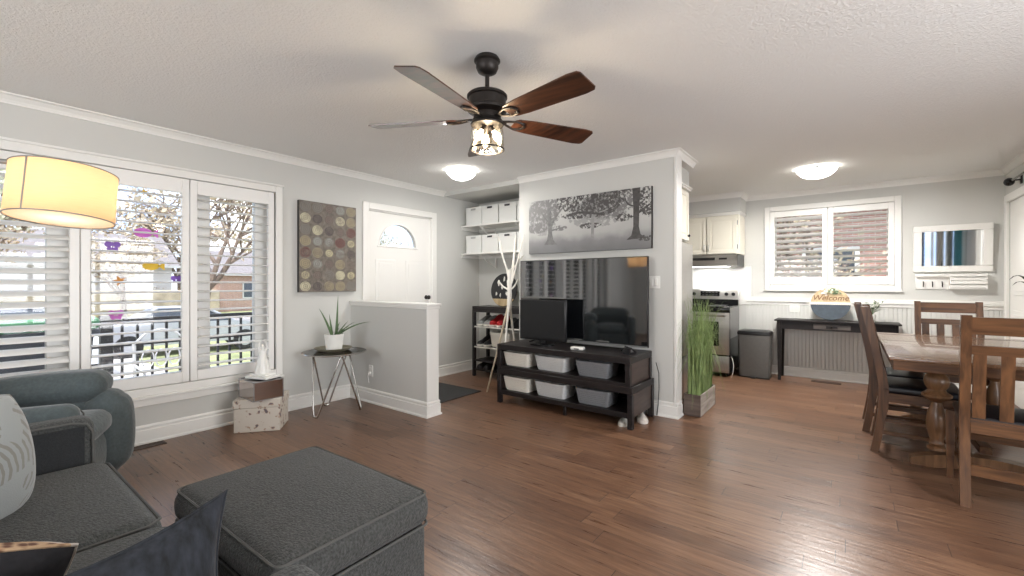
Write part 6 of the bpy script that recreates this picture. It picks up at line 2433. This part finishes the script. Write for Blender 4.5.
def railing():
    r = thing('porch_railing', 'black metal porch railing with square balusters outside the big window', 'railing', (-5.5, 2.2, -0.13))
    y0_, y1_ = -3.6, 3.4
    MB().box(-0.025, 0.025, y0_, y1_, 0.985, 1.02, 0.004).build('top_rail', 'railing', r)
    MB().box(-0.018, 0.018, y0_, y1_, 0.75, 0.778, 0.003).build('middle_rail', 'railing', r)
    MB().box(-0.018, 0.018, y0_, y1_, 0.10, 0.13, 0.003).build('bottom_rail', 'railing', r)
    y_ = y0_ + 0.06
    while y_ < y1_:
        MB().box(-0.010, 0.010, y_ - 0.010, y_ + 0.010, 0.13, 0.985).build('baluster', 'railing', r, smooth=False)
        y_ += 0.1145
    for y_ in (-1.25, 1.6, 3.35, -3.55):
        MB().box(-0.045, 0.045, y_ - 0.045, y_ + 0.045, 0, 1.05, 0.004).build('post', 'railing', r)


railing()


def porch_chair():
    r = thing('porch_chair', 'white scroll metal porch chair behind the railing', 'chair', (-5.05, 1.27, -0.13))
    b = MB()
    for s in (-1, 1):
        b.tube([(0.0, s * 0.2, 0), (0.02, s * 0.2, 0.42), (-0.02, s * 0.2, 0.45)], 0.012, 8)
        b.tube([(0.36, s * 0.2, 0), (0.34, s * 0.2, 0.43)], 0.012, 8)
        b.tube([(0.0, s * 0.22, 0.62), (0.2, s * 0.24, 0.64), (0.36, s * 0.22, 0.60), (0.35, s * 0.2, 0.44)], 0.010, 8)
    b.build('frame', 'car_white', r)
    MB().rbox((0.17, 0, 0.44), (0.42, 0.42, 0.03), 0.012, 6).build('seat', 'car_white', r)
    b = MB()
    b.tube([(-0.02, -0.2, 0.45), (-0.07, -0.2, 0.80), (-0.08, -0.1, 0.90), (-0.08, 0, 0.92), (-0.08, 0.1, 0.90), (-0.07, 0.2, 0.80), (-0.02, 0.2, 0.45)], 0.012, 8)
    for k in range(3):
        c = -0.1 + 0.1 * k
        b.tube([(-0.06, c + 0.045 * math.cos(a), 0.66 + 0.08 * math.sin(a)) for a in [2 * PI * j / 16 for j in range(17)]], 0.006, 6)
    b.build('scroll_back', 'car_white', r)


porch_chair()


def wheelie_bin():
    r = thing('wheeled_bin', 'charcoal wheeled bin with a green lid outside the window', 'bin', (-5.12, 0.50, -0.13))
    b = MB()
    vs = []
    for (z, q) in ((0.06, 0.20), (0.98, 0.27)):
        vs += [(-q, -q, z), (q, -q, z), (q, q, z), (-q, q, z)]
    b.add(vs, [(3, 2, 1, 0), (4, 5, 6, 7), (0, 1, 5, 4), (1, 2, 6, 5), (2, 3, 7, 6), (3, 0, 4, 7)])
    b.box(-0.30, 0.30, -0.30, 0.30, 0.92, 0.98, 0.01)
    b.build('body', 'bin_grey', r)
    MB().rbox((0, 0, 1.03), (0.62, 0.60, 0.10), 0.04, 8).build('lid', 'bin_green', r)
    for s in (-1, 1):
        MB().cyl((s * 0.17, -0.24, 0.09), (s * 0.22, -0.24, 0.09), 0.09, n=20).build('wheel', 'tyre', r)


wheelie_bin()


def car(label, loc, rz, m, L=4.5, suv=False):
    r = thing('parked_car', label, 'car', loc, rz)
    h = 1.6 if suv else 1.42
    # side outline (x along length, z up)
    low = [(-L / 2, 0.35), (-L / 2 + 0.05, 0.75), (-L / 2 + 0.35, 0.88), (-L / 2 + 1.15, 0.98), (L / 2 - (0.25 if suv else 0.75), 1.0), (L / 2 - 0.05, 0.92), (L / 2, 0.60), (L / 2 - 0.03, 0.32)]
    b = MB().prism(low, 'y', -0.88, 0.88)
    b.build('body', m, r, ang=50)
    cab0, cab1 = [(-L / 2 + 1.15, 0.97), (-L / 2 + 1.9, h - 0.02), (L / 2 - (0.6 if suv else 1.5), h), (L / 2 - (0.3 if suv else 0.8), 0.99)], None
    vs = []
    for yy, q in ((-0.84, 0), (-0.66, 1), (0.66, 1), (0.84, 0)):
        pass
    n = 4
    ring = lambda hy, sc_: [(p, hy if z < 1.2 else hy * 0.82, z) for p, z in cab0]
    A, B = ring(-0.84, 1), ring(0.84, 1)
    MB().add(A + B, [(0, 1, 2, 3), (7, 6, 5, 4), (0, 4, 5, 1), (1, 5, 6, 2), (2, 6, 7, 3), (3, 7, 4, 0)]).build('cabin_glass', 'car_glass', r, ang=50)
    MB().box(cab0[1][0] - 0.05, cab0[2][0] + 0.05, -0.68, 0.68, h - 0.05, h + 0.02, 0.03, 2).build('roof', m, r)
    b = MB()
    for s in (-1, 1):
        for (p, q) in ((cab0[0], cab0[1]), (cab0[3], cab0[2]), ((0.1, 0.98), (0.1, h))):
            b.tube([(p[0], s * 0.845, p[1]), (q[0], s * 0.70, q[1])], 0.04, 6)
    b.build('pillar', m, r)
    for s in (-1, 1):
        for xx in (-L / 2 + 0.85, L / 2 - 0.85):
            MB().cyl((xx, s * 0.70, 0.33), (xx, s * 0.90, 0.33), 0.33, n=24).build('wheel', 'tyre', r)
            MB().cyl((xx, s * 0.90, 0.33), (xx, s * 0.915, 0.33), 0.19, n=20).build('hub', 'car_silver', r)
    MB().box(-L / 2 - 0.01, -L / 2 + 0.06, -0.8, -0.5, 0.6, 0.72, 0.01).box(-L / 2 - 0.01, -L / 2 + 0.06, 0.5, 0.8, 0.6, 0.72, 0.01).build('headlight', 'car_white', r)


car('silver car parked across the street, seen past the end shutter panel', (-28.5, 14.6, GZ + 0.02), math.radians(-92), 'car_silver', 4.4, True)
car('white car on the driveway outside the shutter panel beside the lamp', (-15.5, 1.2, GZ + 0.03), math.radians(-172), 'car_white', 4.6, True)
car('pale grey car behind the porch railing in the middle shutter panel', (-17.0, 4.9, GZ + 0.0), math.radians(-100), 'car_silver', 4.6)


def house(name, label, loc, rz, w_, d_, h, mw, garage=True, rise=2.0):
    r = thing(name, label, 'house', loc, rz)
    MB().box(-w_ / 2, w_ / 2, -d_ / 2, d_ / 2, 0, h).build('walls', mw, r, smooth=False)
    b = MB().prism([(-d_ / 2 - 0.5, h), (d_ / 2 + 0.5, h), (0, h + rise)], 'x', -w_ / 2 - 0.4, w_ / 2 + 0.4)
    b.build('roof', 'roof', r, smooth=False)
    MB().box(-w_ / 2 - 0.42, w_ / 2 + 0.42, -d_ / 2 - 0.55, -d_ / 2 - 0.45, h - 0.12, h + 0.06).build('fascia', 'siding', r)
    xs = [-w_ * 0.32, 0.0] if garage else [-w_ * 0.3, 0, w_ * 0.3]
    for x in xs:
        f = MB().box(x - 0.75, x + 0.75, -d_ / 2 - 0.06, -d_ / 2 + 0.02, 1.0, 2.3, 0.01).build('window', 'siding', r)
        MB().box(x - 0.66, x - 0.04, -d_ / 2 - 0.07, -d_ / 2 - 0.055, 1.09, 2.21).box(x + 0.04, x + 0.66, -d_ / 2 - 0.07, -d_ / 2 - 0.055, 1.09, 2.21).build('pane', 'car_glass', f)
    if garage:
        b = MB().box(w_ * 0.17, w_ * 0.17 + 2.8, -d_ / 2 - 0.05, -d_ / 2 + 0.02, 0, 2.3, 0.01)
        for k in range(4):
            b.box(w_ * 0.17 + 0.05, w_ * 0.17 + 2.75, -d_ / 2 - 0.07, -d_ / 2 - 0.04, 0.06 + k * 0.56, 0.56 + k * 0.56, 0.02)
        b.build('garage_door', 'siding', r)
    MB().box(-w_ * 0.16 - 0.5, -w_ * 0.16 + 0.5, -d_ / 2 - 0.05, -d_ / 2 + 0.02, 0.1, 2.2, 0.01).build('door', 'siding', r)


house('brick_house', 'orange brick house with white garage door across the street', (-42, 19.5, GZ), math.radians(90), 13, 8, 2.9, 'brick_orange')
house('white_house', 'white-sided house across the street beyond the middle shutter panel', (-43, 4.8, GZ), math.radians(90), 11, 8, 3.4, 'siding', True, 2.4)
house('brick_house', 'dusky brick house across the street behind the lamp-side shutter panel', (-43, -9.5, GZ), math.radians(90), 13, 8, 2.9, 'brick_pink')


def tree(name, label, loc, H, spread, seed, leafy, ml, dens=900, thick=0.022):
    rr = random.Random(seed)
    r = thing(name, label, 'tree', loc)
    b, lf = MB(), MB()
    tips = []

    def grow(p, d, L, rad, depth):
        n = 4
        pts, rs = [p], [rad]
        q, dd = p.copy(), d.copy()
        for k in range(n):
            dd = (dd + Vector((rr.uniform(-1, 1), rr.uniform(-1, 1), rr.uniform(-0.3, 0.6))) * 0.18).normalized()
            q = q + dd * (L / n)
            pts.append(q.copy())
            rs.append(rad * (1 - 0.4 * (k + 1) / n))
        b.tube(pts, rs, 6 if depth > 1 else 4, cap=False)
        if depth <= 2:
            tips.extend(pts[1:])
        if depth == 0:
            return
        m = 3 if depth < 3 else 4
        for k in range(m):
            a = rr.uniform(0, 2 * PI)
            tilt = rr.uniform(0.35, 0.95)
            side = Vector((math.cos(a), math.sin(a), 0))
            nd = (dd * math.cos(tilt) + side * math.sin(tilt) * spread).normalized()
            base_p = pts[rr.choice((2, 3, 4))]
            grow(base_p, nd, L * rr.uniform(0.6, 0.82), rad * 0.55, depth - 1)
    grow(Vector((0, 0, 0)), Vector((0, 0, 1)), H * 0.36, H * thick, 4)
    b.build('trunk_and_branches', 'bark', r)
    if leafy:
        for _ in range(dens):
            p = rr.choice(tips) + Vector((rr.gauss(0, 1), rr.gauss(0, 1), rr.gauss(0, 1))) * H * 0.035
            s = H * rr.uniform(0.008, 0.018)
            u = Vector((rr.uniform(-1, 1), rr.uniform(-1, 1), rr.uniform(-1, 1))).normalized()
            v = u.orthogonal().normalized()
            w2 = u.cross(v)
            lf.add([p - v * s, p + w2 * s * 0.6, p + v * s, p - w2 * s * 0.6], [(0, 1, 2, 3)])
        o = lf.build('foliage', ml, r, smooth=False)
        o['kind'] = 'stuff'


tree('bare_tree', 'large spreading tree with sparse tan leaves beyond the porch, near the middle panel', (-13.0, 3.9, GZ), 7.5, 1.0, 5, True, 'autumn', 450, 0.013)
tree('autumn_tree', 'tan-leaved tree across the lawn seen in the end shutter panel', (-22.0, 10.5, GZ), 9.5, 0.9, 8, True, 'autumn', 2600)
tree('autumn_tree', 'tan-leaved tree beyond the street in the end shutter panel', (-36.0, 22.5, GZ), 11, 0.9, 12, True, 'autumn_pale', 2600)
tree('autumn_tree', 'pale leafy tree in front of the white-sided house', (-34.8, 6.8, GZ), 7.5, 1.0, 21, True, 'autumn', 2600)
tree('autumn_tree', 'pale leafy tree behind the lamp-side shutter panel', (-25, -0.4, GZ), 9, 1.0, 31, True, 'autumn_pale', 3000)
tree('autumn_tree', 'tan leafy tree beyond the driveway car', (-34.8, 1.2, GZ), 8, 1.0, 37, True, 'autumn', 2600)
tree('autumn_tree', 'tall tan tree behind the brick house roof', (-50, 14, GZ), 13, 1.0, 41, True, 'autumn', 2600)


def hedge(label, x0, x1, y0_, y1_, h, seed, m='shrub', n=1600, z0=None):
    rr = random.Random(seed)
    b = MB()
    z0 = GZ if z0 is None else z0
    b.rbox(((x0 + x1) / 2, (y0_ + y1_) / 2, z0 + h * 0.45), (x1 - x0, y1_ - y0_, h * 0.9), min(0.3, (x1 - x0) * 0.3), 8)
    for _ in range(n):
        p = Vector((rr.uniform(x0, x1), rr.uniform(y0_, y1_), z0 + rr.uniform(0.1, h)))
        s = rr.uniform(0.03, 0.08)
        u = Vector((rr.uniform(-1, 1), rr.uniform(-1, 1), rr.uniform(-1, 1))).normalized()
        v = u.orthogonal().normalized()
        w2 = u.cross(v)
        k = max(abs((p.x - (x0 + x1) / 2) / ((x1 - x0) / 2)), 0.3)
        b.add([p - v * s, p + w2 * s * 0.6, p + v * s, p - w2 * s * 0.6], [(0, 1, 2, 3)])
    tag(b.build('hedge', m, smooth=False), label, 'hedge', kind='stuff')


hedge('brown hedge row along the far side of the street', -38.0, -37.2, -20, 12.8, 1.9, 2, 'autumn', 3500)


# neighbour's brick wall and hedge behind the dining window
r = thing('brick_house', 'neighbouring dusky brick house seen through the small dining shutters', 'house', (0.5, 14.0, GZ))
MB().box(-7, 6, 0, 6, 0, 4.2).build('walls', 'brick_pink', r, smooth=False)
MB().prism([(-0.6, 4.2), (6.6, 4.2), (3, 6.2)], 'x', -7.5, 6.5).build('roof', 'roof', r, smooth=False)
for x in (-2.6, -0.9, 1.2):
    f = MB().box(x - 0.6, x + 0.6, -0.06, 0.02, 1.9, 3.1, 0.01).build('window', 'siding', r)
    MB().box(x - 0.5, x - 0.04, -0.07, -0.05, 2.0, 3.0).box(x + 0.04, x + 0.5, -0.07, -0.05, 2.0, 3.0).build('pane', 'car_glass', f)
b = MB().box(-15, 20, 7.4, 40, GZ - 0.2, GZ)
struct(b.build('exterior_side_yard', 'lawn'))
tree('bare_tree', 'bare tree in the side yard behind the dining window', (-0.9, 11.0, GZ), 5.5, 1.1, 51, True, 'autumn', 500)
